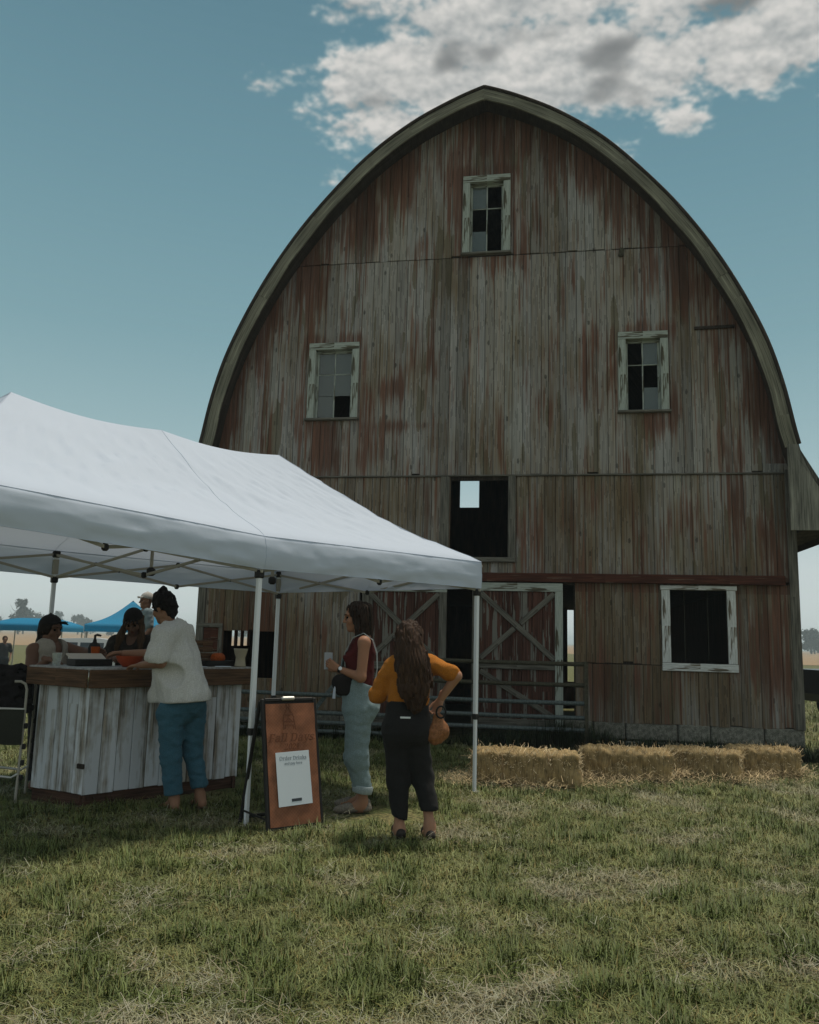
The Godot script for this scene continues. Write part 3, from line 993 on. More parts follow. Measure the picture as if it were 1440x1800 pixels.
func barn() -> void:
	roof_curve()
	var root := thing("barn", Vector3(-3.216, 0, -12.7), deg_to_rad(-9.94), "old gothic-roofed barn with weathered grey boards and flaking red paint", "barn")
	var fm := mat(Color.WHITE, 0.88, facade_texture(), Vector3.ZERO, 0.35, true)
	var W := 8.69
	var L := 13.0
	var front := part("front_wall", root)
	var lw := [0.43, 1.27, 0.80, 1.49]
	# ground storey
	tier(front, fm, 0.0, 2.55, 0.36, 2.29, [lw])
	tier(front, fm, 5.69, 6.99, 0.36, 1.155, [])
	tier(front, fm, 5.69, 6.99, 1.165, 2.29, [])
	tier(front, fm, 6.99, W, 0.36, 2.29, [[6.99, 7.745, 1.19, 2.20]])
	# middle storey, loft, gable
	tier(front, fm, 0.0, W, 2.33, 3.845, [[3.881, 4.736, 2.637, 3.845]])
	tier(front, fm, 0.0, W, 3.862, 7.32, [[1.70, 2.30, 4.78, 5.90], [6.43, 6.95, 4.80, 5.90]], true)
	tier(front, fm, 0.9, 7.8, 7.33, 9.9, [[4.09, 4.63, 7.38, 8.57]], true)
	sheathing(front)
	board("drip_board", root, M.wood_h, Vector3(0.02, 3.853, 0.012), Vector3(W - 0.12, 3.853, 0.012), 0.022, 0.05)
	board("header_board", root, M.red_h, Vector3(3.72, 2.345, 0.055), Vector3(8.5, 2.345, 0.055), 0.125, 0.10)
	board("header_board", root, M.red_h, Vector3(0.0, 2.31, 0.03), Vector3(3.715, 2.31, 0.03), 0.10, 0.05)
	board("corner_board", root, M.wood_v, Vector3(W - 0.06, 0.36, 0.018), Vector3(W - 0.06, 3.9, 0.018), 0.12, 0.03, Vector3(1, 0, 0))
	board("corner_board", root, M.wood_v, Vector3(0.06, 0.36, 0.018), Vector3(0.06, 3.9, 0.018), 0.12, 0.03, Vector3(1, 0, 0))
	sash_window(root, 3.994, 4.738, 7.345, 8.675, [2, 1, 3, 5])
	sash_window(root, 1.595, 2.407, 4.745, 6.003, [1])
	sash_window(root, 6.334, 7.047, 4.765, 6.003, [0, 2, 4, 3])
	# the loft door opening
	var lo := part("loft_opening", root)
	board("jamb", lo, M.wood_v, Vector3(4.79, 2.56, 0.016), Vector3(4.79, 3.845, 0.016), 0.11, 0.032, Vector3(1, 0, 0))
	board("jamb", lo, M.wood_v, Vector3(3.80, 2.42, 0.016), Vector3(3.80, 3.845, 0.016), 0.13, 0.032, Vector3(1, 0, 0))
	board("sill", lo, M.wood_h, Vector3(3.87, 2.60, 0.03), Vector3(4.84, 2.60, 0.03), 0.07, 0.08)
	# the square white-framed opening below right
	var sq := part("window_opening", root)
	board("casing_board", sq, M.white_v, Vector3(6.932, 1.20, 0.02), Vector3(6.932, 2.20, 0.02), 0.115, 0.034, Vector3(1, 0, 0))
	board("casing_board", sq, M.white_v, Vector3(7.803, 1.20, 0.02), Vector3(7.803, 2.20, 0.02), 0.115, 0.034, Vector3(1, 0, 0))
	board("casing_board", sq, M.white_h, Vector3(6.86, 2.232, 0.026), Vector3(7.88, 2.232, 0.026), 0.062, 0.044)
	board("casing_board", sq, M.white_h, Vector3(6.87, 1.142, 0.022), Vector3(7.87, 1.142, 0.022), 0.108, 0.036)
	var hung := MB.new()
	hung.box(Transform3D(Basis(), Vector3(7.2, 1.7, -0.12)), Vector3(0.006, 1.0, 0.006), 0.001)
	hung.box(Transform3D(Basis(), Vector3(7.52, 1.72, -0.16)), Vector3(0.006, 0.95, 0.006), 0.001)
	obj("hanging_wire", hung.mesh(), M.iron_brown, sq)
	# lower left stall opening
	var st := part("hatch", root)
	board("casing_board", st, M.wood_h, Vector3(0.02, 1.56, 0.03), Vector3(0.43, 1.56, 0.03), 0.06, 0.03)
	board("casing_board", st, M.wood_h, Vector3(0.02, 1.13, 0.03), Vector3(0.43, 1.13, 0.03), 0.06, 0.03)
	board("casing_board", st, M.wood_v, Vector3(0.40, 1.16, 0.03), Vector3(0.40, 1.53, 0.03), 0.06, 0.03, Vector3(1, 0, 0))
	for k in 2:
		board("plank", st, M.red_h, Vector3(0.13, 1.255 + 0.18 * k, 0.02), Vector3(0.37, 1.255 + 0.18 * k, 0.02), 0.175, 0.02)
	board("jamb", root, M.dark_wood, Vector3(5.625, 0.0, -0.09), Vector3(5.625, 2.29, -0.09), 0.13, 0.12, Vector3(1, 0, 0)).position.x = 5.74
	sliding_door(root, 4.236, 5.52, 0.24, 2.265, 0.045, 1)
	sliding_door(root, 2.60, 3.862, 0.2, 2.235, 0.045, 0)
	# small things on the gable
	var hook := MB.new()
	hook.box(Transform3D(Basis(Vector3.FORWARD, 0.2), Vector3(6.40, 7.26, 0.03)), Vector3(0.07, 0.13, 0.05), 0.01)
	obj("iron_bracket", hook.mesh(), M.iron_brown, root)
	board("loose_slat", root, M.dark_wood, Vector3(7.42, 6.02, 0.02), Vector3(7.98, 6.03, 0.02), 0.045, 0.03)
	# roof shell
	var rb := MB.new()
	var zf := 0.42
	var n := roof_line.size()
	for sg in [1.0, -1.0]:
		var outer := []
		var inner := []
		for z in [zf, -L - 0.45]:
			for i in n:
				var o := roof_line[i]
				var q := roof_off(i, 0.1)
				outer.append(Vector3(4.345 + sg * o.x, o.y, z)); inner.append(Vector3(4.345 + sg * q.x, q.y, z))
		for i in n - 1:
			for set_ in [[outer, true], [inner, false]]:
				var a: Array = set_[0]
				var f := [a[i], a[i + 1], a[n + i + 1], a[n + i]]
				if (sg > 0) == (set_[1] as bool): f.reverse()
				rb.poly([f[3], f[2], f[1], f[0]])
			var e := [outer[i], inner[i], inner[i + 1], outer[i + 1]]
			if sg < 0: e.reverse()
			rb.poly(e)
			var e2 := [outer[n + i], outer[n + i + 1], inner[n + i + 1], inner[n + i]]
			if sg < 0: e2.reverse()
			rb.poly(e2)
		var tip := [outer[n - 1], inner[n - 1], inner[2 * n - 1], outer[2 * n - 1]]
		rb.poly(tip)
	obj("roof", rb.mesh(), M.dark_wood, root)
	# bargeboards that follow the curve, in lengths
	var seams := [0, 15, 30, 47]
	for sg in [1.0, -1.0]:
		for k in 3:
			var i0: int = seams[k]
			var i1: int = seams[k + 1]
			var fb := MB.new()
			var up := []
			var dn := []
			for i in range(i0, i1 + 1):
				var o := roof_off(i, 0.03)
				var q := roof_off(i, 0.19 + 0.006 * sin(i * 0.9))
				if i == i0 and i0: o += (roof_off(i + 1, 0.03) - o) * 0.03; q += (roof_off(i + 1, 0.19) - q) * 0.03
				if i == 0: q = Vector2(0, roof_line[0].y - 0.22)
				up.append(o); dn.append(q)
			var z1 := zf + 0.03 + (0.006 if k == 1 else 0.0)
			var arc: float = 3.7 * k + 1.3 * sg
			for i in up.size() - 1:
				var step: float = up[i].distance_to(up[i + 1])
				var P := func(p: Vector2, z: float) -> Vector3: return Vector3(4.345 + sg * p.x, p.y, z)
				var f := [P.call(up[i], z1), P.call(dn[i], z1), P.call(dn[i + 1], z1), P.call(up[i + 1], z1)]
				var g := [P.call(dn[i], zf), P.call(dn[i + 1], zf), P.call(dn[i + 1], z1), P.call(dn[i], z1)]
				var h := [P.call(up[i], z1), P.call(up[i + 1], z1), P.call(up[i + 1], zf), P.call(up[i], zf)]
				var bk := [P.call(up[i], zf), P.call(up[i + 1], zf), P.call(dn[i + 1], zf), P.call(dn[i], zf)]
				for r in [f, g, h, bk]:
					var us := []
					for p in r:
						var far_end: bool = p.is_equal_approx(P.call(up[i + 1], p.z)) or p.is_equal_approx(P.call(dn[i + 1], p.z))
						us.append(Vector2(arc + (step if far_end else 0.0), 0.0 if p.is_equal_approx(P.call(up[i], p.z)) or p.is_equal_approx(P.call(up[i + 1], p.z)) else 0.2))
					if sg < 0:
						r.reverse(); us.reverse()
					fb.poly(r, Vector3.ZERO, us)
				arc += step
			obj("bargeboard", fb.mesh(), M.fascia, root)
			# thin roof edge above the board
			var tb := MB.new()
			var path := []
			for i in range(i0, i1 + 1):
				var o := roof_off(i, 0.0)
				path.append(Vector3(4.345 + sg * o.x, o.y + 0.006, zf + 0.03))
			tb.tube(path, [0.024], 6)
			obj("roof_edge", tb.mesh(), M.dark_wood, root)
		# the broad piece under the flare
		var ol := []
		for i in range(47, n):
			ol.append(roof_off(i, 0.02))
		var fl := [Vector2(4.16, 4.17), Vector2(4.16, 2.99), Vector2(4.93, 2.99)]
		for i in range(ol.size() - 1, -1, -1):
			fl.append(ol[i])
		var fb2 := MB.new()
		var ff := []
		var fk := []
		for p in fl:
			ff.append(Vector3(4.345 + sg * p.x, p.y, zf + 0.034)); fk.append(Vector3(4.345 + sg * p.x, p.y, zf))
		for i in fl.size():
			var j := (i + 1) % fl.size()
			var r := [fk[i], fk[j], ff[j], ff[i]]
			if sg < 0: r.reverse()
			fb2.poly(r)
		if sg < 0:
			ff.reverse()
		else:
			fk.reverse()
		fb2.poly(ff); fb2.poly(fk)
		var fo := obj("flare_board", fb2.mesh(), M.trim_v, root)
		fo.material_override = M.fascia_v
		# soffit under the flare, back to the wall
		var so := MB.new()
		so.box(Transform3D(Basis(), Vector3(4.345 + sg * 4.65, 3.035, -L / 2 - 0.02)), Vector3(0.54, 0.03, L + 0.82), 0.004)
		obj("soffit", so.mesh(), M.dark_wood, root)
	# sides, back, loft floor
	var side := MB.new()
	side.box(Transform3D(Basis(), Vector3(W - 0.03, 1.55, -L / 2 - 0.014)), Vector3(0.055, 4.1, L - 0.03), 0.004)
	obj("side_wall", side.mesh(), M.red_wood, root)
	var ls := MB.new()
	for bx in [[-0.028, -1.30, -0.5, 3.6], [-2.15, -L, -0.5, 3.6], [-1.30, -2.15, -0.5, 1.24], [-1.30, -2.15, 1.52, 3.6]]:
		ls.box(Transform3D(Basis(), Vector3(0.03, (bx[2] + bx[3]) / 2, (bx[0] + bx[1]) / 2)), Vector3(0.055, bx[3] - bx[2], bx[0] - bx[1]), 0.002)
	for z in [-1.55, -1.84]:
		ls.box(Transform3D(Basis(), Vector3(0.03, 1.38, z)), Vector3(0.04, 0.28, 0.07), 0.002)
	obj("side_wall", ls.mesh(), M.red_wood, root)
	# back wall with a doorway and a loft hatch: strips between the holes
	var bw := MB.new()
	var xs := [0.0, 5.1, 5.57, 5.65, 8.0, W]
	for i in roof_line.size() - 1:
		pass
	var cols := 88
	for k in cols:
		var a := W * k / cols
		var b := W * (k + 1) / cols
		var top := minf(wall_top(a), wall_top(b))
		var spans := [[-0.6, top]]
		var c := (a + b) / 2
		if c > 5.84 and c < 6.75: spans = [[-0.6, 0.32], [2.41, top]]
		if c > 2.55 and c < 3.15: spans = [[-0.6, 5.5], [6.55, top]]
		for sp in spans:
			bw.poly([Vector3(a, sp[0], -L + 0.02), Vector3(b, sp[0], -L + 0.02), Vector3(b, sp[1], -L + 0.02), Vector3(a, sp[1], -L + 0.02)], Vector3(0, 0, 1))
			bw.poly([Vector3(a, sp[0], -L - 0.02), Vector3(a, sp[1], -L - 0.02), Vector3(b, sp[1], -L - 0.02), Vector3(b, sp[0], -L - 0.02)], Vector3(0, 0, -1))
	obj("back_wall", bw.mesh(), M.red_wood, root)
	var fl2 := MB.new()
	fl2.box(Transform3D(Basis(), Vector3(W / 2, 2.48, -L / 2)), Vector3(W - 0.12, 0.06, L - 0.1), 0.004)
	obj("loft_floor", fl2.mesh(), M.dark_wood, root)
	# rough stone footing
	for course in 2:
		var x := 0.0
		var y0 := -0.12 + course * 0.25
		while x < W - 0.02:
			var w := rng.randf_range(0.42, 0.85)
			if x + w > W - 0.25: w = W - x
			if not (x > 2.4 and x + w < 5.9):
				var sb := MB.new()
				sb.c = Color(1, 1, 1) * rng.randf_range(0.75, 1.2)
				sb.box(Transform3D(Basis(), Vector3(x + w / 2, y0 + 0.122, -0.10 + rng.randf_range(-0.012, 0.012) - course * 0.015)), Vector3(w - 0.012, 0.236, 0.24), 0.018)
				obj("footing_block", sb.mesh(), M.stone, root)
			x += w
	var sf := MB.new()
	for sx in [0.06, W - 0.06]:
		sf.box(Transform3D(Basis(), Vector3(sx, -0.13, -L / 2 - 0.15)), Vector3(0.14, 0.95, L - 0.2), 0.01)
	obj("side_footing", sf.mesh(), M.stone, root)

func gate(s0: float, s1: float, heights: Array, m: Material, m_top: Material, label: String) -> void:
	var base := Vector3(-3.216, 0, -12.7) + Vector3(s0, 0, 0.45).rotated(Vector3.UP, deg_to_rad(-9.94))
	var g := thing("pipe_gate", base, deg_to_rad(-9.94), label, "gate", "livestock gates before the barn doors")
	var w := s1 - s0
	for i in heights.size():
		var b := MB.new()
		b.tube([Vector3(0.02, heights[i], 0), Vector3(w * 0.5, heights[i] - 0.006, 0), Vector3(w - 0.02, heights[i], 0)], [0.029], 8)
		obj("rail", b.mesh(), m_top if i < 2 else m, g)
	for x in [0.0, w]:
		var b := MB.new()
		b.box(Transform3D(Basis(), Vector3(x, (heights[0] + 0.04) / 2, 0.03)), Vector3(0.05, heights[0] + 0.03, 0.025), 0.004)
		obj("upright", b.mesh(), m_top, g)
	if m_top == m:
		board("brace", g, m, Vector3(w * 0.42, heights[-1] + 0.05, -0.03), Vector3(w * 0.62, heights[0] + 0.26, -0.03), 0.06, 0.014)

# ---------------------------------------------------------------- canopies
func along(p: Array, t: float) -> Vector3:
	var n := p.size() - 1
	var k := mini(int(t * n), n - 1)
	return (p[k] as Vector3).lerp(p[k + 1], t * n - k)

func white_canopy() -> void:
	var o := Vector3(-1.13, 0, -6.43)
	var root := thing("pop_up_canopy", o, 0, "large white pop-up canopy on white metal legs over the bar counter", "canopy")
	var fr := [Vector3(0.722, 1.935, -8.05) - o, Vector3(-1.13, 1.94, -6.43) - o, Vector3(-2.98, 2.10, -4.81) - o]
	var bk := [Vector3(-1.60, 1.94, -10.0) - o, Vector3(-3.64, 1.97, -8.4) - o, Vector3(-5.68, 2.05, -6.8) - o]
	var rd := [Vector3(-1.36, 3.26, -8.24) - o, Vector3(-2.338, 3.295, -7.46) - o, Vector3(-3.366, 3.385, -6.65) - o]
	var b := MB.new()
	var wr := noise(1.0, 3, FastNoiseLite.TYPE_SIMPLEX_SMOOTH, 51)
	var drop := 0.27
	var sheet := func(e0: Array, r0: Array, flip: bool, cols: int, end: bool) -> void:
		var pts := []
		var mid := (along(e0, 0.5) + along(r0, 0.5)) / 2
		var out := (along(e0, 0.5) - along(r0, 0.5)) * Vector3(1, 0, 1)
		out = out.normalized()
		for j in 27:
			for i in cols + 1:
				var t := float(i) / cols
				if flip: t = 1.0 - t
				var e := along(e0, t)
				var r := along(r0, t)
				var p: Vector3
				if j < 9:
					# the valance, hanging with a slight billow
					var k := j / 8.0
					p = e + Vector3(0, drop * k * 0.96, 0)
					var bil := 0.020 * sin(k * PI) + 0.022 * wr.get_noise_2d(t * 9.0 + k * 2.0, k * 3.5) * (1.0 - 0.7 * k)
					p += out * (bil - 0.012 * k * k) * (1.0 - 0.7 * pow(absf(t * 2 - 1), 8.0))
				else:
					var v := (j - 8) / 18.0
					p = (e + Vector3(0, drop, 0)).lerp(r, v)
					var sag := 0.115 * sin(v * PI) * (1.0 - 0.35 * v)
					if not end:
						sag += 0.055 * absf(sin(t * TAU)) * v * v
					p.y -= sag
					var bulk := 4.0 * v * (1.0 - v)
					var fold := 1.0 - absf(wr.get_noise_2d(t * 9.0 + v * 6.0 + 5.0, v * 16.0 - t * 5.0)) * 2.2
					p.y += bulk * 0.020 * maxf(fold, 0.0) * maxf(fold, 0.0)
					p.y += bulk * (0.016 * wr.get_noise_2d(t * 5.0 + v * 2.5, v * 9.0) + 0.010 * wr.get_noise_2d(t * 5.0 - v * 5.0 + 30.0, v * 26.0 + t * 14.0))
					if v < 0.12: p += out * 0.012 * (1.0 - v / 0.12)
				pts.append(p)
		b.grid(pts, cols + 1)
		for i in ([0, cols / 2, cols] if not end else [cols / 2]):
			var line := []
			for j in range(0, 27):
				line.append(pts[j * (cols + 1) + i] + Vector3(0, 0.001, 0))
			var sm := MB.new()
			sm.tube(line, [0.0022], 5)
			obj("seam", sm.mesh(), M.canvas, root)
		for j in [0, 8]:
			var hem := []
			for i in cols + 1:
				hem.append(pts[j * (cols + 1) + i])
			var hm := MB.new()
			hm.tube(hem, [0.003], 5)
			obj("hem", hm.mesh(), M.canvas, root)
	sheet.call(fr, rd, false, 120, false)
	sheet.call(bk, rd, true, 60, false)
	sheet.call([bk[0], fr[0]], [rd[0], rd[0]], false, 48, true)
	sheet.call([fr[2], bk[2]], [rd[2], rd[2]], false, 30, true)
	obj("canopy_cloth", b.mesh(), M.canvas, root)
	# legs
	var legs := [fr[0], fr[1], fr[2], bk[0], bk[1], bk[2]]
	for i in 6:
		var p: Vector3 = legs[i]
		var inward: Vector3 = ((bk[i % 3] if i < 3 else fr[i % 3]) - p).normalized() * 0.05
		inward.y = 0
		var q: Vector3 = p + inward
		var g := gy(q.x + o.x, q.z + o.z)
		var leg := part("leg", root, Transform3D(Basis(Vector3.UP, 0.72), Vector3(q.x, g, q.z)))
		var top := p.y + drop - 0.02 - g
		var lb := MB.new()
		lb.box(Transform3D(Basis(), Vector3(0, (top + 0.70) / 2, 0)), Vector3(0.038, top - 0.70, 0.038), 0.004)
		obj("outer_tube", lb.mesh(), M.white_metal, leg)
		lb = MB.new()
		lb.box(Transform3D(Basis(), Vector3(0, 0.36, 0)), Vector3(0.031, 0.70, 0.031), 0.004)
		obj("inner_tube", lb.mesh(), M.white_metal, leg)
		lb = MB.new()
		lb.box(Transform3D(Basis(), Vector3(0, 0.70, 0)), Vector3(0.052, 0.055, 0.052), 0.008)
		lb.box(Transform3D(Basis(), Vector3(0.032, 0.70, 0)), Vector3(0.02, 0.03, 0.02), 0.004)
		obj("lock_collar", lb.mesh(), M.black, leg)
		lb = MB.new()
		lb.box(Transform3D(Basis(), Vector3(0, 0.008, 0.01)), Vector3(0.09, 0.012, 0.09), 0.003)
		obj("foot_plate", lb.mesh(), M.steel, leg)
		lb = MB.new()
		lb.box(Transform3D(Basis(), Vector3(0, top - 0.03, 0)), Vector3(0.066, 0.07, 0.066), 0.01)
		lb.box(Transform3D(Basis(), Vector3(0, top - 0.29, 0)), Vector3(0.064, 0.065, 0.064), 0.01)
		obj("slider_bracket", lb.mesh(), M.black, leg)
		if i == 4 or i == 3:
			lb = MB.new()
			lb.box(Transform3D(Basis(), Vector3(0, top - 0.16, 0)), Vector3(0.052, 0.15, 0.052), 0.005)
			obj("slider_sleeve", lb.mesh(), M.grey_metal, leg)
	# scissor trusses between the legs and across the middle
	var joint := MB.new()
	joint.box(Transform3D(), Vector3(0.045, 0.055, 0.045), 0.012)
	var jm := joint.mesh()
	var truss := func(p: Vector3, q: Vector3, n: int) -> void:
		var d := (q - p).normalized()
		for k in n:
			var a := p.lerp(q, float(k) / n)
			var c := p.lerp(q, float(k + 1) / n)
			var u := Vector3(0, drop - 0.05, 0)
			var l := Vector3(0, -0.02, 0)
			var off := d.cross(Vector3.UP) * 0.012
			for e in [[a + u + off, c + l + off], [a + l - off, c + u - off]]:
				board("truss_bar", root, M.grey_metal, e[0], e[1], 0.025, 0.013, Vector3.UP, 0.002)
			obj("truss_joint", jm, M.black, root, Transform3D(Basis(), (a + c) / 2 + (u + l) / 2).scaled_local(Vector3(0.6, 0.6, 0.9)))
			if k:
				obj("truss_joint", jm, M.black, root, Transform3D(Basis(), a + l))
				obj("truss_joint", jm, M.black, root, Transform3D(Basis(), a + u))
	var ins := func(p: Vector3, q: Vector3) -> Vector3: return p + ((q - p) * Vector3(1, 0, 1)).normalized() * 0.06
	for k in 2:
		truss.call(ins.call(fr[k], bk[k]), ins.call(fr[k + 1], bk[k + 1]), 2)
		truss.call(ins.call(bk[k], fr[k]), ins.call(bk[k + 1], fr[k + 1]), 2)
	for k in 3:
		truss.call(fr[k], bk[k], 2)
	for k in 3:
		var r: Vector3 = rd[k]
		var pb := MB.new()
		pb.tube([Vector3(r.x, 1.96, r.z), Vector3(r.x, r.y - 0.02, r.z)], [0.016], 8)
		obj("peak_pole", pb.mesh(), M.grey_metal, root)
		obj("truss_joint", jm, M.black, root, Transform3D(Basis(), Vector3(r.x, 1.97, r.z)).scaled_local(Vector3(1.6, 1.4, 1.6)))

func blue_canopy(at: Vector3, turn: float, w: float, eave: float, peak: float, label: String) -> void:
	var root := thing("blue_canopy", at, turn, label, "canopy", "blue canopies across the field")
	var b := MB.new()
	var h := w / 2
	var cr := [Vector3(-h, eave, h), Vector3(h, eave, h), Vector3(h, eave, -h), Vector3(-h, eave, -h)]
	for k in 4:
		var a: Vector3 = cr[k]
		var c: Vector3 = cr[(k + 1) % 4]
		var pts := []
		for j in 12:
			for i in 13:
				var e := a.lerp(c, i / 12.0)
				if j < 3:
					pts.append(e + Vector3(0, 0.13 * j, 0))
				else:
					var v := (j - 2) / 9.0
					var p := (e + Vector3(0, 0.26, 0)).lerp(Vector3(0, peak, 0), v)
					p.y -= (0.16 if peak > 2.7 else -0.12) * sin(v * PI)
					pts.append(p)
		b.grid(pts, 13)
	obj("canopy_cloth", b.mesh(), M.blue, root)
	for c in cr:
		var l := MB.new()
		l.box(Transform3D(Basis(), Vector3(c.x * 0.97, eave / 2, c.z * 0.97)), Vector3(0.045, eave, 0.045), 0.005)
		obj("leg", l.mesh(), M.grey_metal, root)

# ---------------------------------------------------------------- bar counter and what stands on it
func bar_counter() -> void:
	var o := Vector3(-2.60, 0, -6.92)
	var root := thing("bar_counter", o, 0, "white-washed plank bar counter with a brown wooden rim under the canopy", "counter")
	var V := Vector3.ZERO
	var Lp := Vector3(-0.565, 0, -0.33)
	var Rp := Vector3(1.04, 0, -1.10)
	var face := func(a: Vector3, b: Vector3, n: int) -> void:
		var d := (b - a).normalized()
		var out := Vector3(-d.z, 0, d.x)
		for k in n:
			var p := a.lerp(b, (k + 0.022) / n)
			var q := a.lerp(b, (k + 0.978) / n)
			var mb := MB.new()
			mb.uvo = Vector2(rng.randf(), rng.randf()) * 3.0
			mb.c = Color(1, 1, 1) * rng.randf_range(0.8, 1.12)
			if rng.randf() < 0.12: mb.c = Color(0.62, 0.57, 0.48)
			var lo := 0.10 + rng.randf_range(0, 0.012)
			mb.box(Transform3D(), Vector3(p.distance_to(q), 1.0 - lo, 0.022), 0.004)
			obj("plank", mb.mesh(), M.washed, root, Transform3D(Basis(d, Vector3.UP, out), (p + q) / 2 + Vector3(0, (1.0 + lo) / 2, 0) + out * rng.randf_range(-0.013, -0.008)))
		board("base_board", root, M.brown_base, a + Vector3(0, 0.045, 0) - out * 0.035, b + Vector3(0, 0.045, 0) - out * 0.035, 0.14, 0.03)
	# planks run right to left so that they face outwards
	face.call(Lp, V, 5)
	face.call(V, Rp, 11)
	var dl := (V - Lp).normalized()
	var dr := (Rp - V).normalized()
	var ol := Vector3(-dl.z, 0, dl.x)
	var orr := Vector3(-dr.z, 0, dr.x)
	face.call(Rp, Rp - orr * 0.5, 3)
	# counter top and its rim
	var e := 0.075
	var Lo := Lp + ol * e - dl * 0.05
	var Vo := V + (ol + orr).normalized() * e / 0.9
	var Ro := Rp + orr * e + dr * 0.10
	var Li := Lo - ol * 0.55
	var Vi := Vo - (ol + orr).normalized() * 0.62
	var Ri := Ro - orr * 0.55
	var y0 := 1.085
	var y1 := 1.12
	var tb := MB.new()
	for q in [[Lo, Vo, Vi, Li], [Vo, Ro, Ri, Vi]]:
		var up := []
		var dn := []
		for p in q:
			up.append(p + Vector3(0, y1, 0)); dn.append(p + Vector3(0, y0, 0))
		tb.poly(up)
		var r := dn.duplicate()
		r.reverse()
		tb.poly(r)
		for i in 4:
			if (q[0] == Lo and i == 1) or (q[0] == Vo and i == 3): continue
			tb.poly([dn[i], dn[(i + 1) % 4], up[(i + 1) % 4], up[i]])
	obj("counter_top", tb.mesh(), mat(lin(0.50, 0.50, 0.49), 0.45, M.blotch, Vector3(2, 2, 2)), root)
	board("rim_board", root, M.brown_h, Lo + Vector3(0, 1.035, 0) + ol * 0.012, Vo + Vector3(0, 1.035, 0) + ol * 0.012, 0.145, 0.024)
	board("rim_board", root, M.brown_h, Vo + Vector3(0, 1.033, 0) + orr * 0.014, Ro + Vector3(0, 1.033, 0) + orr * 0.014, 0.148, 0.026)
	board("rim_board", root, M.brown_h, Ro + Vector3(0, 1.033, 0) + dr * 0.012, Ri + Vector3(0, 1.033, 0) + dr * 0.012, 0.145, 0.024)
	# a chipped gap and a knot in the boards by the corner
	var knot := MB.new()
	knot.box(Transform3D(Basis(dl, Vector3.UP, ol), V - dl * 0.03 + Vector3(0, 0.33, 0) + ol * 0.004), Vector3(0.085, 0.04, 0.02), 0.006)
	obj("dark_notch", knot.mesh(), M.dark_wood, root)

func pumpkin(r: float) -> ArrayMesh:
	var b := MB.new()
	var w := 33
	var pts := []
	for j in 15:
		var th := PI * j / 14.0
		for i in w:
			var ph := -TAU * i / (w - 1.0)
			var rr := r * (1.0 - 0.07 * absf(cos(ph * 4.0)))
			pts.append(Vector3(cos(ph) * sin(th) * rr, -cos(th) * r * 0.78 * (1.0 - 0.2 * exp(-pow(sin(th) * 3.0, 2.0))) + r * 0.72, sin(ph) * sin(th) * rr))
	b.grid(pts, w)
	return b.mesh()

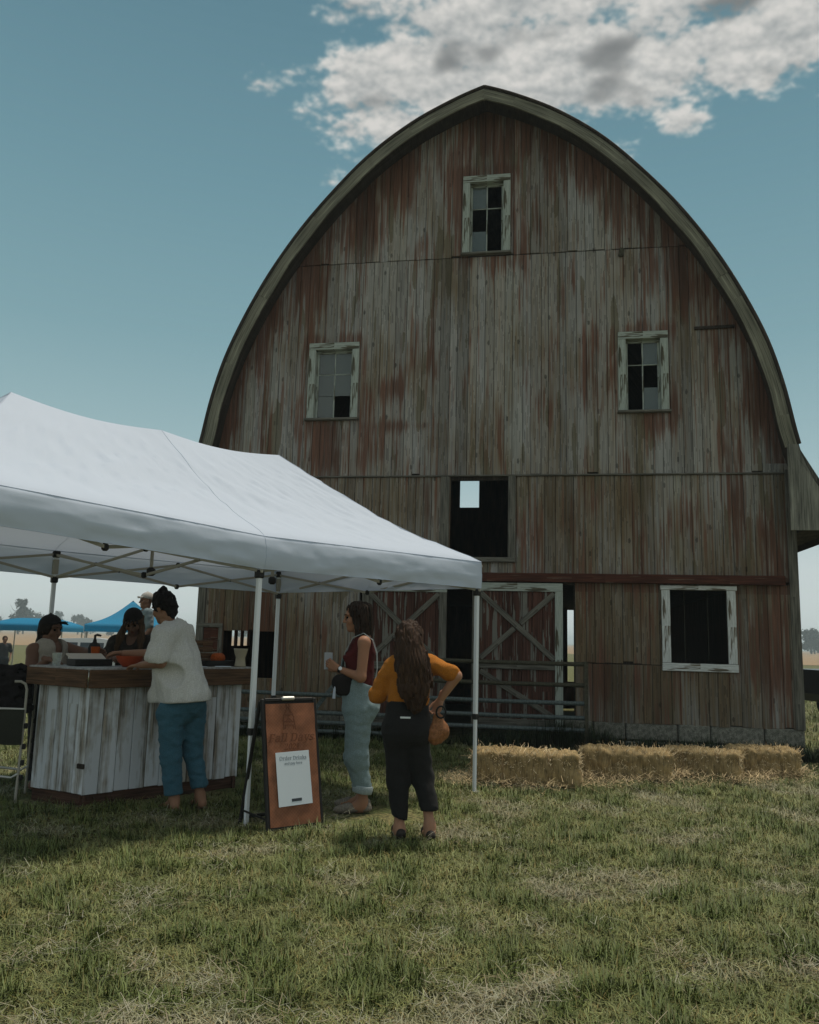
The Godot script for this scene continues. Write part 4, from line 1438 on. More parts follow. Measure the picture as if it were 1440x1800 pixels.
func counter_things() -> void:
	var top := 1.121
	# black tray with a pumpkin
	var tray := thing("serving_tray", Vector3(-1.83, top, -8.02), 0.7, "black tray with a small orange pumpkin near the counter's right end", "tray")
	var tm := MB.new()
	tm.box(Transform3D(Basis(), Vector3(0, 0.01, 0)), Vector3(0.30, 0.016, 0.22), 0.005)
	for s in [1.0, -1.0]:
		tm.box(Transform3D(Basis(), Vector3(0, 0.035, s * 0.105)), Vector3(0.30, 0.04, 0.012), 0.004)
		tm.box(Transform3D(Basis(), Vector3(s * 0.145, 0.035, 0)), Vector3(0.012, 0.04, 0.196), 0.004)
	obj("tray_base", tm.mesh(), M.black, tray)
	var pk := thing("pumpkin", Vector3(-1.81, top + 0.02, -8.02), 0.3, "small round orange pumpkin standing on the black tray", "pumpkin")
	obj("flesh", pumpkin(0.075), M.orange, pk)
	var stm := MB.new()
	stm.tube([Vector3(0, 0.10, 0), Vector3(0.004, 0.125, 0), Vector3(0.015, 0.145, 0.005)], [0.011, 0.008, 0.009], 7)
	obj("stem", stm.mesh(), M.wood_v, pk)
	# wooden crate behind it
	var cr := thing("wooden_crate", Vector3(-2.02, top, -8.05), 0.75, "brown wooden crate on the counter beside the pumpkin", "crate")
	for k in 4:
		board("slat", cr, M.brown_h, Vector3(-0.11, 0.035 + 0.06 * k, 0.10), Vector3(0.11, 0.035 + 0.06 * k, 0.10), 0.05, 0.012)
		board("slat", cr, M.brown_h, Vector3(-0.11, 0.035 + 0.06 * k, -0.10), Vector3(0.11, 0.035 + 0.06 * k, -0.10), 0.05, 0.012)
		board("slat", cr, M.brown_h, Vector3(-0.115, 0.035 + 0.06 * k, 0.09), Vector3(-0.115, 0.035 + 0.06 * k, -0.09), 0.05, 0.012)
		board("slat", cr, M.brown_h, Vector3(0.115, 0.035 + 0.06 * k, 0.09), Vector3(0.115, 0.035 + 0.06 * k, -0.09), 0.05, 0.012)
	# flared vase
	var vs := MB.new()
	vs.lathe(Transform3D(), [Vector2(0.002, 0), Vector2(0.052, 0.0), Vector2(0.055, 0.01), Vector2(0.047, 0.05), Vector2(0.044, 0.085), Vector2(0.056, 0.12), Vector2(0.066, 0.16), Vector2(0.068, 0.172), Vector2(0.062, 0.172), Vector2(0.051, 0.12), Vector2(0.039, 0.085), Vector2(0.041, 0.05), Vector2(0.04, 0.015), Vector2(0.002, 0.012)], 24)
	var vm := mat(lin(0.42, 0.37, 0.27), 0.25)
	var vo := obj("vase", vs.mesh(), vm, self, Transform3D(Basis(), Vector3(-1.585, top, -7.99)))
	tag(vo, "flared cream vase standing at the counter's right end", "vase")
	# papers
	var i := 0
	for p in [[-1.72, -7.86, 0.2, "white paper sheet lying by the foot of the vase"], [-1.95, -7.70, 1.0, "white paper sheet lying in front of the wooden crate"]]:
		var pm := MB.new()
		pm.box(Transform3D(), Vector3(0.15, 0.004, 0.20), 0.001)
		tag(obj("paper_sheet", pm.mesh(), M.paper, self, Transform3D(Basis(Vector3.UP, p[2]), Vector3(p[0], top + 0.003, p[1]))), p[3], "paper")
	# red bowl
	var bw := MB.new()
	bw.lathe(Transform3D(), [Vector2(0.002, 0), Vector2(0.06, 0.0), Vector2(0.066, 0.008), Vector2(0.105, 0.05), Vector2(0.125, 0.095), Vector2(0.119, 0.095), Vector2(0.098, 0.052), Vector2(0.055, 0.014), Vector2(0.002, 0.012)], 24)
	tag(obj("bowl", bw.mesh(), M.red_glaze, self, Transform3D(Basis(), Vector3(-2.42, top, -7.32))), "glazed orange-red bowl between the worker and the person in white", "bowl")
	# black till tray by the left worker
	var tl := thing("cash_tray", Vector3(-2.78, top, -7.34), 0.75, "flat black cash box open on the counter by the left worker", "box")
	var tlm := MB.new()
	tlm.box(Transform3D(Basis(), Vector3(0, 0.03, 0)), Vector3(0.33, 0.058, 0.2), 0.006)
	obj("box_body", tlm.mesh(), M.black, tl)
	var lid := MB.new()
	lid.box(Transform3D(Basis(Vector3.RIGHT, 0.35), Vector3(0, 0.075, -0.08)), Vector3(0.32, 0.012, 0.14), 0.003)
	obj("box_lid", lid.mesh(), mat(lin(0.5, 0.45, 0.38), 0.5), tl)
	# orange cup and black bottle
	var cp := MB.new()
	cp.lathe(Transform3D(), [Vector2(0.002, 0), Vector2(0.03, 0.0), Vector2(0.042, 0.10), Vector2(0.044, 0.102), Vector2(0.039, 0.102), Vector2(0.028, 0.006), Vector2(0.002, 0.005)], 18)
	tag(obj("cup", cp.mesh(), M.orange, self, Transform3D(Basis(), Vector3(-2.82, top + 0.06, -7.56))), "orange cup the workers hold beside the black bottle", "cup")
	var bt := thing("pump_bottle", Vector3(-2.90, top, -7.74), 0, "round black pump bottle standing behind the orange cup", "bottle")
	var bm := MB.new()
	bm.lathe(Transform3D(), [Vector2(0.002, 0), Vector2(0.05, 0.0), Vector2(0.055, 0.012), Vector2(0.055, 0.15), Vector2(0.045, 0.185), Vector2(0.018, 0.20), Vector2(0.016, 0.225), Vector2(0.002, 0.226)], 20)
	obj("bottle_body", bm.mesh(), M.black, bt)
	var pp := MB.new()
	pp.tube([Vector3(0, 0.22, 0), Vector3(0, 0.262, 0), Vector3(0.02, 0.268, 0), Vector3(0.055, 0.26, 0)], [0.012, 0.012, 0.012, 0.009], 8)
	obj("pump_head", pp.mesh(), M.black, bt)
	# clear glass by the left worker
	var gl := MB.new()
	gl.lathe(Transform3D(), [Vector2(0.002, 0), Vector2(0.032, 0.0), Vector2(0.04, 0.11), Vector2(0.037, 0.11), Vector2(0.029, 0.006), Vector2(0.002, 0.005)], 18)
	tag(obj("drinking_glass", gl.mesh(), M.glass, self, Transform3D(Basis(), Vector3(-3.0, top, -7.17))), "clear drinking glass on the counter's left end", "glass")

# ---------------------------------------------------------------- sign
func lettering(called: String, text: String, size: float, at: Vector3, m: Material, parent: Node, slant := 0.0, serif := true, stretch := 1.0) -> void:
	var t := TextMesh.new()
	var f := SystemFont.new()
	f.font_names = PackedStringArray(["Droid Serif" if serif else "Droid Sans"])
	if slant: f.font_italic = true
	t.font = f
	t.text = text
	t.font_size = 64
	t.pixel_size = size / 64.0
	t.depth = 0.0012
	t.curve_step = 2.0
	var o := obj(called, t, m, parent, Transform3D(Basis(Vector3(stretch, 0, 0), Vector3(slant, 1, 0), Vector3(0, 0, 1)), at))

func sandwich_board() -> void:
	var bl := Vector3(-0.958, 0.0, -6.20)
	var root := thing("sandwich_board", bl, 0, "black-framed sandwich board with a copper poster and a white notice", "sign")
	var x := Vector3(0.80, 0.0, -0.60)
	var y := Vector3(-0.116, 0.975, -0.15)
	y = (y - x * x.dot(y)).normalized()
	y = (y + x * -0.012).normalized()
	var z := x.cross(y)
	var fr := part("front_panel", root, Transform3D(Basis(x, y, z), Vector3.ZERO))
	var w := 0.448
	var h := 0.955
	var pb := MB.new()
	pb.box(Transform3D(Basis(), Vector3(w / 2, h / 2 + 0.01, 0)), Vector3(w - 0.03, h - 0.03, 0.008), 0.002)
	obj("backing", pb.mesh(), M.black, fr)
	for s in [0.0, w]:
		board("frame_bar", fr, M.black, Vector3(s, 0.0, 0.002), Vector3(s, h + 0.01, 0.002), 0.028, 0.026, Vector3(1, 0, 0))
	for s in [0.035, h]:
		board("frame_bar", fr, M.black, Vector3(0.014, s, 0.002), Vector3(w - 0.014, s, 0.002), 0.028, 0.026)
	# the poster, a little buckled
	var pts := []
	var wv := noise(2.2, 2, FastNoiseLite.TYPE_SIMPLEX_SMOOTH, 61)
	for j in 21:
		for i in 13:
			var u := i / 12.0
			var v := j / 20.0
			pts.append(Vector3(0.012 + u * (w - 0.026) + 0.004 * v, 0.045 + v * (h - 0.075), 0.0165 + 0.005 * wv.get_noise_2d(u * 1.5, v * 3.0) + 0.006 * pow(u, 6) * absf(wv.get_noise_2d(3.0, v * 4.0))))
	var po := MB.new()
	po.grid(pts, 13)
	obj("poster", po.mesh(), M.kraft, fr)
	var cl := MB.new()
	cl.box(Transform3D(Basis(), Vector3(0.21, h + 0.008, 0.022)), Vector3(0.11, 0.028, 0.03), 0.008)
	obj("clip", cl.mesh(), M.steel, fr)
	# line drawing: a tall roofed stand on legs
	var dr := MB.new()
	var ln := func(a: Vector2, b: Vector2, t: float) -> void:
		dr.bar(Vector3(a.x, a.y, 0.0245), Vector3(b.x, b.y, 0.0245), t, 0.002, Vector3.FORWARD.cross(Vector3(b.x - a.x, b.y - a.y, 0)).normalized(), 0.0003)
	for e in [[0.20, 0.90, 0.165, 0.84], [0.20, 0.90, 0.245, 0.84], [0.165, 0.84, 0.155, 0.73], [0.245, 0.84, 0.26, 0.73], [0.165, 0.84, 0.245, 0.84], [0.16, 0.79, 0.253, 0.79], [0.158, 0.765, 0.257, 0.765], [0.18, 0.79, 0.205, 0.82], [0.205, 0.82, 0.235, 0.79], [0.175, 0.765, 0.17, 0.735], [0.24, 0.765, 0.245, 0.735], [0.19, 0.90, 0.19, 0.925], [0.215, 0.895, 0.215, 0.925]]:
		ln.call(Vector2(e[0], e[1]), Vector2(e[2], e[3]), 0.006)
	obj("line_drawing", dr.mesh(), M.ink, fr)
	lettering("lettering", "Fall Days", 0.082, Vector3(0.225, 0.672, 0.0225), M.ink, fr, 0.28, true, 1.1)
	lettering("lettering", "2021", 0.06, Vector3(0.225, 0.605, 0.0225), M.ink, fr, 0.2)
	var tail := MB.new()
	tail.tube([Vector3(0.37, 0.655, 0.0245), Vector3(0.395, 0.648, 0.0245), Vector3(0.425, 0.655, 0.0245)], [0.002], 5)
	obj("flourish", tail.mesh(), M.ink, fr)
	# white notice
	var ns := MB.new()
	ns.box(Transform3D(Basis(Vector3(0, 0, 1), 0.02), Vector3(0.222, 0.376, 0.0265)), Vector3(0.285, 0.385, 0.002), 0.0005)
	obj("notice", ns.mesh(), M.paper, fr)
	lettering("lettering", "Order Drinks", 0.037, Vector3(0.222, 0.522, 0.028), M.ink_grey, fr, 0.0, true)
	lettering("lettering", "and pay here", 0.026, Vector3(0.222, 0.485, 0.028), M.ink_grey, fr, 0.0, false)
	var pl := MB.new()
	pl.box(Transform3D(Basis(Vector3(0, 0, 1), 0.02), Vector3(0.235, 0.222, 0.028)), Vector3(0.085, 0.021, 0.002), 0.0008)
	obj("printed_bar", pl.mesh(), mat(lin(0.05, 0.06, 0.07), 0.7), fr)
	# the rear frame
	var top_l := x * 0.0 + y * h
	var top_r := x * w + y * h
	var rl := Vector3(-1.225, 0, -6.50) - bl
	var rr := rl + x * w
	board("rear_leg", root, M.black, top_l - z * 0.03, rl, 0.026, 0.022, x)
	board("rear_leg", root, M.black, top_r - z * 0.03, rr, 0.026, 0.022, x)
	board("rear_rail", root, M.black, rl + Vector3(0, 0.03, 0) * 1.0 + (top_l - rl) * 0.03, rr + Vector3(0, 0.03, 0) + (top_r - rr) * 0.03, 0.024, 0.02)
	board("stay", root, M.black, rl + (top_l - rl) * 0.12, y * 0.10, 0.016, 0.006)
	board("stay", root, M.steel, rr + (top_r - rr) * 0.40, x * w + y * 0.42, 0.012, 0.005)

# ---------------------------------------------------------------- hay bales
func bale_mesh(sd: int) -> Array:
	var s := SDF.new(Vector3(-0.62, -0.05, -0.34), Vector3(0.62, 0.46, 0.34), 0.022)
	for z in s.nz:
		for y in s.ny:
			for x in s.nx:
				var p := s.o + Vector3(x, y, z) * s.h - Vector3(0, 0.19, 0)
				var q := p.abs() - Vector3(0.435, 0.115, 0.15)
				s.d[(z * s.ny + y) * s.nx + x] = q.max(Vector3.ZERO).length() + minf(maxf(q.x, maxf(q.y, q.z)), 0.0) - 0.075
	s.rough(noise(1.0, 3, FastNoiseLite.TYPE_SIMPLEX_SMOOTH, sd), 0.045, Vector3(8, 5, 8), 0.2)
	var body := s.mesh()
	var r := RandomNumberGenerator.new()
	r.seed = sd
	var b := MB.new()
	for i in 3600:
		var f := r.randi() % 10
		var p: Vector3
		var nn: Vector3
		if f < 5:
			p = Vector3(r.randf_range(-0.5, 0.5), r.randf_range(0.0, 0.36), 0.215); nn = Vector3(0, 0, 1)
		elif f < 8:
			p = Vector3(r.randf_range(-0.5, 0.5), 0.365, r.randf_range(-0.2, 0.2)); nn = Vector3.UP
		elif f == 8:
			p = Vector3(-0.505, r.randf_range(0.02, 0.36), r.randf_range(-0.2, 0.2)); nn = Vector3(-1, 0, 0)
		else:
			p = Vector3(0.505, r.randf_range(0.02, 0.36), r.randf_range(-0.2, 0.2)); nn = Vector3(1, 0, 0)
		var d := Vector3(r.randf_range(-0.6, 0.6), r.randf_range(-1, 1), r.randf_range(-0.6, 0.6))
		if f >= 5 and f < 8: d = Vector3(r.randf_range(-1, 1), r.randf_range(-0.2, 0.5), r.randf_range(-1, 1))
		d = (d - nn * d.dot(nn) * 0.8 + nn * r.randf_range(0.02, 0.6)).normalized()
		var l := r.randf_range(0.04, 0.15) * (1.6 if f >= 5 and f < 8 else 1.15)
		var sdv := d.cross(nn).normalized() * r.randf_range(0.002, 0.004)
		var g := r.randf_range(0.5, 1.25)
		b.c = Color(0.84, 0.69, 0.45).lerp(Color(0.50, 0.355, 0.175), r.randf()) * g
		var a := p - nn * (0.035 + 0.03 * absf(p.x * 2.0) * absf(p.x * 2.0)) - d * l * 0.3
		var e := a + d * l + Vector3(0, -0.01, 0)
		var up := nn.lerp(Vector3.UP, 0.3).normalized()
		b.poly([a - sdv, a + sdv, e + sdv * 0.6, e - sdv * 0.6], up)
	var tw := MB.new()
	for x in [-0.22]:
		tw.tube([Vector3(x, -0.02, 0.216), Vector3(x + 0.01, 0.18, 0.226), Vector3(x, 0.365, 0.205), Vector3(x, 0.372, 0.0), Vector3(x, 0.365, -0.205), Vector3(x, 0.0, -0.22)], [0.004], 5)
	return [body, b.mesh(), tw.mesh()]

func bales() -> void:
	var va := bale_mesh(71)
	var vb := bale_mesh(72)
	var list := [[1.245, -8.60, -0.15, 1.05, va, "leftmost hay bale, behind the canopy's right leg"], [2.38, -9.08, -0.22, 0.93, vb, "second hay bale from the canopy leg"], [3.30, -9.34, -0.46, 0.80, va, "third hay bale from the canopy leg, slightly turned"], [4.06, -9.60, -0.08, 0.72, vb, "hay bale at the right end of the row, by the barn's corner"], [-4.42, -14.0, 0.4, 1.0, va, "hay bale behind the counter under the person in the white hat"]]
	for e in list:
		var v: Array = e[4]
		var t := thing("hay_bale", Vector3(e[0], gy(e[0], e[1]) - 0.005, e[1]), e[2], e[5], "hay bale", "hay bales in front of the barn" if e[1] > -12.0 else "")
		t.scale = Vector3(e[3], 0.89 if e[1] > -9.3 else 0.82, 1.0)
		obj("packed_hay", v[0], M.straw_body, t)
		tag(obj("loose_straw", v[1], M.straw, t), "", "", "", "stuff")
		obj("twine", v[2], M.twine, t)
		obj("twine", v[2], M.twine, t, Transform3D(Basis(), Vector3(0.43, 0, 0)))

# ---------------------------------------------------------------- people
func head_shape(s: SDF, c: Vector3, f: Vector3, u: Vector3, k := 1.0) -> void:
	f = f.normalized()
	var r := f.cross(u).normalized()
	u = r.cross(f)
	var bs := Basis(r, u, f)
	s.ell(c + (u * 0.032 - f * 0.015) * k, bs, Vector3(0.076, 0.088, 0.094) * k, 0.02)
	s.ell(c + (u * -0.05 + f * 0.026) * k, bs, Vector3(0.056, 0.06, 0.062) * k, 0.03)
	s.cap(c + (u * -0.098 + f * 0.070) * k, c + (u * -0.09 + f * 0.06) * k, 0.017 * k, 0.02 * k, 0.03)
	s.cap(c + (u * -0.075 + r * 0.045 - f * 0.02) * k, c + (u * -0.098 + f * 0.055) * k, 0.016 * k, 0.016 * k, 0.03)
	s.cap(c + (u * -0.075 - r * 0.045 - f * 0.02) * k, c + (u * -0.098 + f * 0.055) * k, 0.016 * k, 0.016 * k, 0.03)
	for e in [1.0, -1.0]:
		s.ell(c + (r * e * 0.038 - u * 0.03 + f * 0.062) * k, bs, Vector3(0.026, 0.026, 0.022) * k, 0.02)
		s.cap(c + (r * e * 0.012 + u * 0.028 + f * 0.086) * k, c + (r * e * 0.05 + u * 0.026 + f * 0.068) * k, 0.011 * k, 0.010 * k, 0.015)
		s.cap(c + (r * e * 0.031 + f * 0.096) * k, c + (r * e * 0.031 + f * 0.1) * k, 0.013 * k, 0.013 * k, 0.012, Vector3.ZERO, 1.0, true)
		s.ell(c + (r * e * 0.077 - u * 0.008 - f * 0.012) * k, bs, Vector3(0.010, 0.031, 0.019) * k, 0.006)
	s.cap(c + (u * 0.012 + f * 0.086) * k, c + (u * -0.028 + f * 0.108) * k, 0.009 * k, 0.012 * k, 0.012)
	for e in [1.0, -1.0]:
		s.cap(c + (u * -0.032 + f * 0.096 + r * e * 0.010) * k, c + (u * -0.032 + f * 0.092 + r * e * 0.012) * k, 0.009 * k, 0.009 * k, 0.008)
	s.cap(c + (u * -0.058 + f * 0.087 + r * 0.014) * k, c + (u * -0.058 + f * 0.087 - r * 0.014) * k, 0.0075 * k, 0.0075 * k, 0.007)
	s.cap(c + (u * -0.069 + f * 0.085 + r * 0.012) * k, c + (u * -0.069 + f * 0.085 - r * 0.012) * k, 0.0085 * k, 0.0085 * k, 0.007)

func eyes(parent: Node, c: Vector3, f: Vector3, u: Vector3) -> void:
	f = f.normalized()
	var r := f.cross(u).normalized()
	u = r.cross(f)
	for e in [1.0, -1.0]:
		var b := MB.new()
		b.lathe(Transform3D(Basis(r, f, -u), c + r * e * 0.031 + f * 0.073), [Vector2(0.0001, -0.012), Vector2(0.008, -0.009), Vector2(0.012, 0.0), Vector2(0.0104, 0.006), Vector2(0.006, 0.0104), Vector2(0.0001, 0.012)], 14)
		obj("eye", b.mesh(), mat(lin(0.35, 0.33, 0.3), 0.2), parent)
		b = MB.new()
		b.lathe(Transform3D(Basis(r, f, -u), c + r * e * 0.031 + f * 0.0735), [Vector2(0.0062, 0.0103), Vector2(0.004, 0.0116), Vector2(0.0001, 0.0122)], 12)
		obj("iris", b.mesh(), mat(lin(0.03, 0.018, 0.01), 0.2), parent)
		b = MB.new()
		b.tube([c + r * e * 0.014 + u * 0.026 + f * 0.096, c + r * e * 0.032 + u * 0.032 + f * 0.092, c + r * e * 0.050 + u * 0.025 + f * 0.078], [0.003, 0.0035, 0.002], 6)
		obj("eyebrow", b.mesh(), mat(lin(0.025, 0.017, 0.012), 0.9), parent)

func hand_shape(s: SDF, w: Vector3, dir: Vector3, palm: Vector3, thumb: float, curl: float, k := 1.0) -> void:
	# wrist, pointing direction, palm's facing, thumb side (+1 or -1), bend per knuckle
	dir = dir.normalized()
	var side := dir.cross(palm).normalized()
	palm = side.cross(dir).normalized()
	var offs := [-0.031, -0.0105, 0.0105, 0.030]
	var lens := [0.070, 0.080, 0.074, 0.058]
	for i in 4:
		var o: float = offs[i] * -thumb
		var kn := w + (dir * (0.088 - 0.004 * absf(i - 1.2)) + side * o) * k
		s.cap(w + (side * o * 0.55 + dir * 0.012) * k, kn, 0.0145 * k, 0.0115 * k, 0.014)
		var a := kn
		var ang := curl * 0.6
		for g in 3:
			var d := (dir * cos(ang) + palm * sin(ang)).normalized()
			var l: float = lens[i] * [0.45, 0.31, 0.24][g] * k
			var e := a + d * l
			s.cap(a, e, (0.0092 - 0.0009 * g) * k, (0.0085 - 0.001 * g) * k, 0.003)
			a = e
			ang += curl
	var t0 := w + (dir * 0.022 + side * thumb * 0.022) * k
	var t1 := t0 + (dir * 0.035 + side * thumb * 0.026 + palm * 0.012) * k
	var t2 := t1 + (dir * 0.030 + side * thumb * 0.006 + palm * 0.014) * k
	var t3 := t2 + (dir * 0.022 - side * thumb * 0.004 + palm * 0.010) * k
	s.cap(t0, t1, 0.015 * k, 0.0115 * k, 0.012)
	s.cap(t1, t2, 0.0108 * k, 0.0095 * k, 0.003)
	s.cap(t2, t3, 0.0095 * k, 0.008 * k, 0.003)

func with_parts(main: SDF, skin: Color, heads: Array, hands: Array) -> ArrayMesh:
	var b := MB.new()
	b.add(main.mesh(skin))
	for h in heads:
		var c: Vector3 = h[0]
		var f: Vector3 = (h[1] as Vector3).normalized()
		var u: Vector3 = h[2]
		var s := SDF.new(c - Vector3.ONE * 0.155, c + Vector3.ONE * 0.145, 0.006)
		head_shape(s, c, f, u)
		s.cap(c - u * 0.06 - f * 0.03, h[3], 0.05, 0.052, 0.03)
		var lip := Color(skin.r * 0.8, skin.g * 0.5, skin.b * 0.5)
		b.add(s.mesh(skin, [[c - u * 0.063 + f * 0.096, 0.014, lip]]))
	for h in hands:
		var w: Vector3 = h[0]
		var d: Vector3 = (h[1] as Vector3).normalized()
		var lo := w.min(w + d * 0.19) - Vector3.ONE * 0.075
		var hi := w.max(w + d * 0.19) + Vector3.ONE * 0.075
		var s := SDF.new(lo, hi, 0.005)
		s.cap(w - d * 0.05, w + d * 0.01, 0.026, 0.023, 0.01)
		hand_shape(s, w, d, h[2], h[3], h[4], h[5] if h.size() > 5 else 1.0)
		b.add(s.mesh(skin))
	return b.mesh()

func foot_shape(s: SDF, heel: Vector3, toe: Vector3, ank: Vector3, fat := 1.0) -> void:
	var d := (toe - heel).normalized()
	var sd := d.cross(Vector3.UP).normalized()
	s.cap(heel + d * 0.02, heel + d * 0.06, 0.033 * fat, 0.034 * fat, 0.02)
	s.cap(ank, heel + d * 0.035 + Vector3(0, 0.02, 0), 0.038 * fat, 0.036 * fat, 0.03)
	s.cap(ank + d * 0.02 - Vector3(0, 0.02, 0), toe - d * 0.06, 0.034 * fat, 0.022 * fat, 0.04)
	for i in 3:
		var o := (i - 1) * 0.024
		s.cap(heel + d * 0.05, toe - d * (0.018 + 0.016 * absf(i - 0.6)) + sd * o, 0.03 * fat, 0.017 * fat, 0.02)

func person_orange() -> void:
	var o := Vector3(0.094, 0, -6.22)
	var g := thing("person", o, 0, "person in an orange top and black trousers, long brown hair, hand on hip", "person")
	var skin := Color(0.36, 0.19, 0.12)
	var up := Vector3.UP
	var f := Vector3(-0.2, 0, -1).normalized()
	var head := Vector3(-0.082, 1.432, -0.01)
	var hf := Vector3(-0.75, -0.05, -0.75).normalized()
	var shL := Vector3(-0.195, 1.225, 0.0)
	var shR := Vector3(0.085, 1.248, 0.0)
	var elL := Vector3(-0.300, 1.005, -0.06)
	var wrL := Vector3(-0.19, 0.99, -0.27)
	var elR := Vector3(0.285, 1.165, 0.06)
	var wrR := Vector3(0.172, 0.985, -0.01)
	var b := SDF.new(Vector3(-0.45, -0.03, -0.42), Vector3(0.42, 1.35, 0.25), 0.013)
	b.cap(Vector3(-0.06, 1.32, -0.01), Vector3(-0.055, 1.22, 0.0), 0.05, 0.06, 0.03)
	b.cap(Vector3(-0.055, 1.16, 0.0), Vector3(-0.07, 0.8, 0.0), 0.11, 0.10, 0.03, f, 1.4)
	b.cap(shL, elL, 0.042, 0.038, 0.02); b.cap(elL, wrL, 0.038, 0.026, 0.02)
	b.cap(shR, elR, 0.042, 0.040, 0.02); b.cap(elR, wrR, 0.041, 0.027, 0.015)
	for e in [[Vector3(-0.125, 0.40, -0.02), Vector3(-0.108, 0.07, 0.0), Vector3(-0.095, 0.035, 0.045), Vector3(-0.135, 0.02, -0.185)], [Vector3(0.055, 0.42, -0.045), Vector3(0.112, 0.10, 0.03), Vector3(0.118, 0.035, 0.075), Vector3(0.085, 0.02, -0.15)]]:
		b.cap(Vector3(-0.07, 0.76, 0.01), e[0], 0.045, 0.040, 0.02)
		b.cap(e[0], e[1], 0.042, 0.036, 0.03)
		foot_shape(b, e[2], e[3], e[1])
	obj("body", with_parts(b, skin, [[head, hf, up, Vector3(-0.06, 1.28, 0.0)]], [[wrR, Vector3(-0.35, -1, 0.05), Vector3(-0.5, 0.1, 0.8), 1.0, 0.75, 0.92], [wrL, Vector3(0.7, 0.35, -0.6), Vector3(0.2, 0.8, 0.4), -1.0, 0.5, 0.92]]), M.skin, g)
	eyes(g, head, hf, up)
	# top
	var s := SDF.new(Vector3(-0.45, 0.88, -0.2), Vector3(0.42, 1.36, 0.22), 0.012)
	s.cap(Vector3(-0.17, 1.215, 0), Vector3(0.06, 1.238, 0), 0.068, 0.066, 0.03)
	s.cap(Vector3(-0.055, 1.18, 0.0), Vector3(-0.065, 1.02, 0.0), 0.158, 0.145, 0.05, f, 1.45)
	s.cap(Vector3(-0.065, 1.02, 0.0), Vector3(-0.07, 0.945, 0.0), 0.145, 0.152, 0.04, f, 1.35)
	s.cap(shL, elL + Vector3(0.005, 0.01, 0), 0.062, 0.068, 0.035)
	s.cap(shR, shR.lerp(elR, 0.86), 0.062, 0.060, 0.035)
	s.cap(elL, elL + (wrL - elL) * 0.12, 0.066, 0.06, 0.02)
	s.rough(noise(1, 3, FastNoiseLite.TYPE_SIMPLEX_SMOOTH, 81), 0.013, Vector3(9, 14, 9))
	s.cap(Vector3(-0.06, 1.36, -0.02), Vector3(-0.06, 1.30, -0.03), 0.075, 0.068, 0.01, Vector3.ZERO, 1, true)
	s.cut(Vector3(0, 0.935, 0), Vector3(0.05, -1, 0))
	obj("top", s.mesh(), cloth(0.50, 0.175, 0.02), g)
	# trousers
	var p := SDF.new(Vector3(-0.34, 0.08, -0.22), Vector3(0.26, 1.02, 0.24), 0.0125)
	p.cap(Vector3(-0.07, 0.99, 0.0), Vector3(-0.07, 0.86, 0.0), 0.150, 0.168, 0.05, f, 1.3)
	p.cap(Vector3(-0.125, 0.76, 0.02), Vector3(-0.02, 0.76, 0.02), 0.126, 0.126, 0.06)
	p.cap(Vector3(-0.135, 0.74, 0.0), Vector3(-0.125, 0.40, -0.03), 0.108, 0.083, 0.05)
	p.cap(Vector3(-0.125, 0.40, -0.03), Vector3(-0.108, 0.14, -0.005), 0.083, 0.058, 0.03)
	p.cap(Vector3(-0.015, 0.74, 0.0), Vector3(0.055, 0.42, -0.05), 0.106, 0.079, 0.02)
	p.cap(Vector3(0.055, 0.42, -0.05), Vector3(0.106, 0.22, 0.02), 0.079, 0.064, 0.03)
	p.rough(noise(1, 3, FastNoiseLite.TYPE_SIMPLEX_SMOOTH, 82), 0.009, Vector3(9, 12, 9))
	p.cut(Vector3(0, 0.975, 0), Vector3(0, 1, 0))
	p.cut(Vector3(-0.1, 0.135, 0), Vector3(-0.35, -1, 0))
	p.cap(Vector3(0.10, 0.08, 0.03), Vector3(0.14, 0.08, 0.03), 0.125, 0.125, 0.005, Vector3.ZERO, 1, true)
	obj("trousers", p.mesh(), cloth(0.020, 0.019, 0.019), g)
	var tg := MB.new()
	tg.box(Transform3D(Basis(), Vector3(-0.085, 0.862, 0.136)), Vector3(0.075, 0.013, 0.004), 0.001)
	obj("waist_label", tg.mesh(), M.white_metal, g)
	# shoes
	for e in [[Vector3(-0.095, 0.02, 0.05), Vector3(-0.135, 0.018, -0.195)], [Vector3(0.118, 0.02, 0.08), Vector3(0.085, 0.018, -0.16)]]:
		var sh := SDF.new((e[0] as Vector3).min(e[1]) - Vector3(0.06, 0.03, 0.06), (e[0] as Vector3).max(e[1]) + Vector3(0.06, 0.09, 0.06), 0.008)
		sh.cap(e[0], e[1], 0.034, 0.030, 0.01, Vector3.UP, 1.5)
		sh.cap(e[0] + Vector3(0, 0.02, 0.005), e[0] + Vector3(0, 0.02, -0.02), 0.036, 0.034, 0.01)
		sh.cap(e[1] + Vector3(0, 0.015, 0.05), e[1], 0.036, 0.026, 0.02)
		obj("shoe", sh.mesh(), mat(lin(0.03, 0.024, 0.02), 0.6), g)
	# hair
	var h := SDF.new(Vector3(-0.30, 0.84, -0.16), Vector3(0.16, 1.60, 0.30), 0.0085)
	h.ell(head + Vector3(0.008, 0.036, 0.018), Basis(), Vector3(0.094, 0.098, 0.102), 0.02)
	h.cap(Vector3(-0.065, 1.43, 0.06), Vector3(-0.045, 1.26, 0.115), 0.090, 0.104, 0.04)
	h.cap(Vector3(-0.045, 1.26, 0.115), Vector3(-0.03, 1.08, 0.135), 0.104, 0.108, 0.04, Vector3(0, 0, 1), 1.25)
	h.cap(Vector3(-0.03, 1.08, 0.135), Vector3(-0.015, 0.945, 0.145), 0.106, 0.05, 0.04, Vector3(0, 0, 1), 1.25)
	h.cap(Vector3(-0.145, 1.43, 0.03), Vector3(-0.135, 1.2, 0.08), 0.028, 0.036, 0.03)
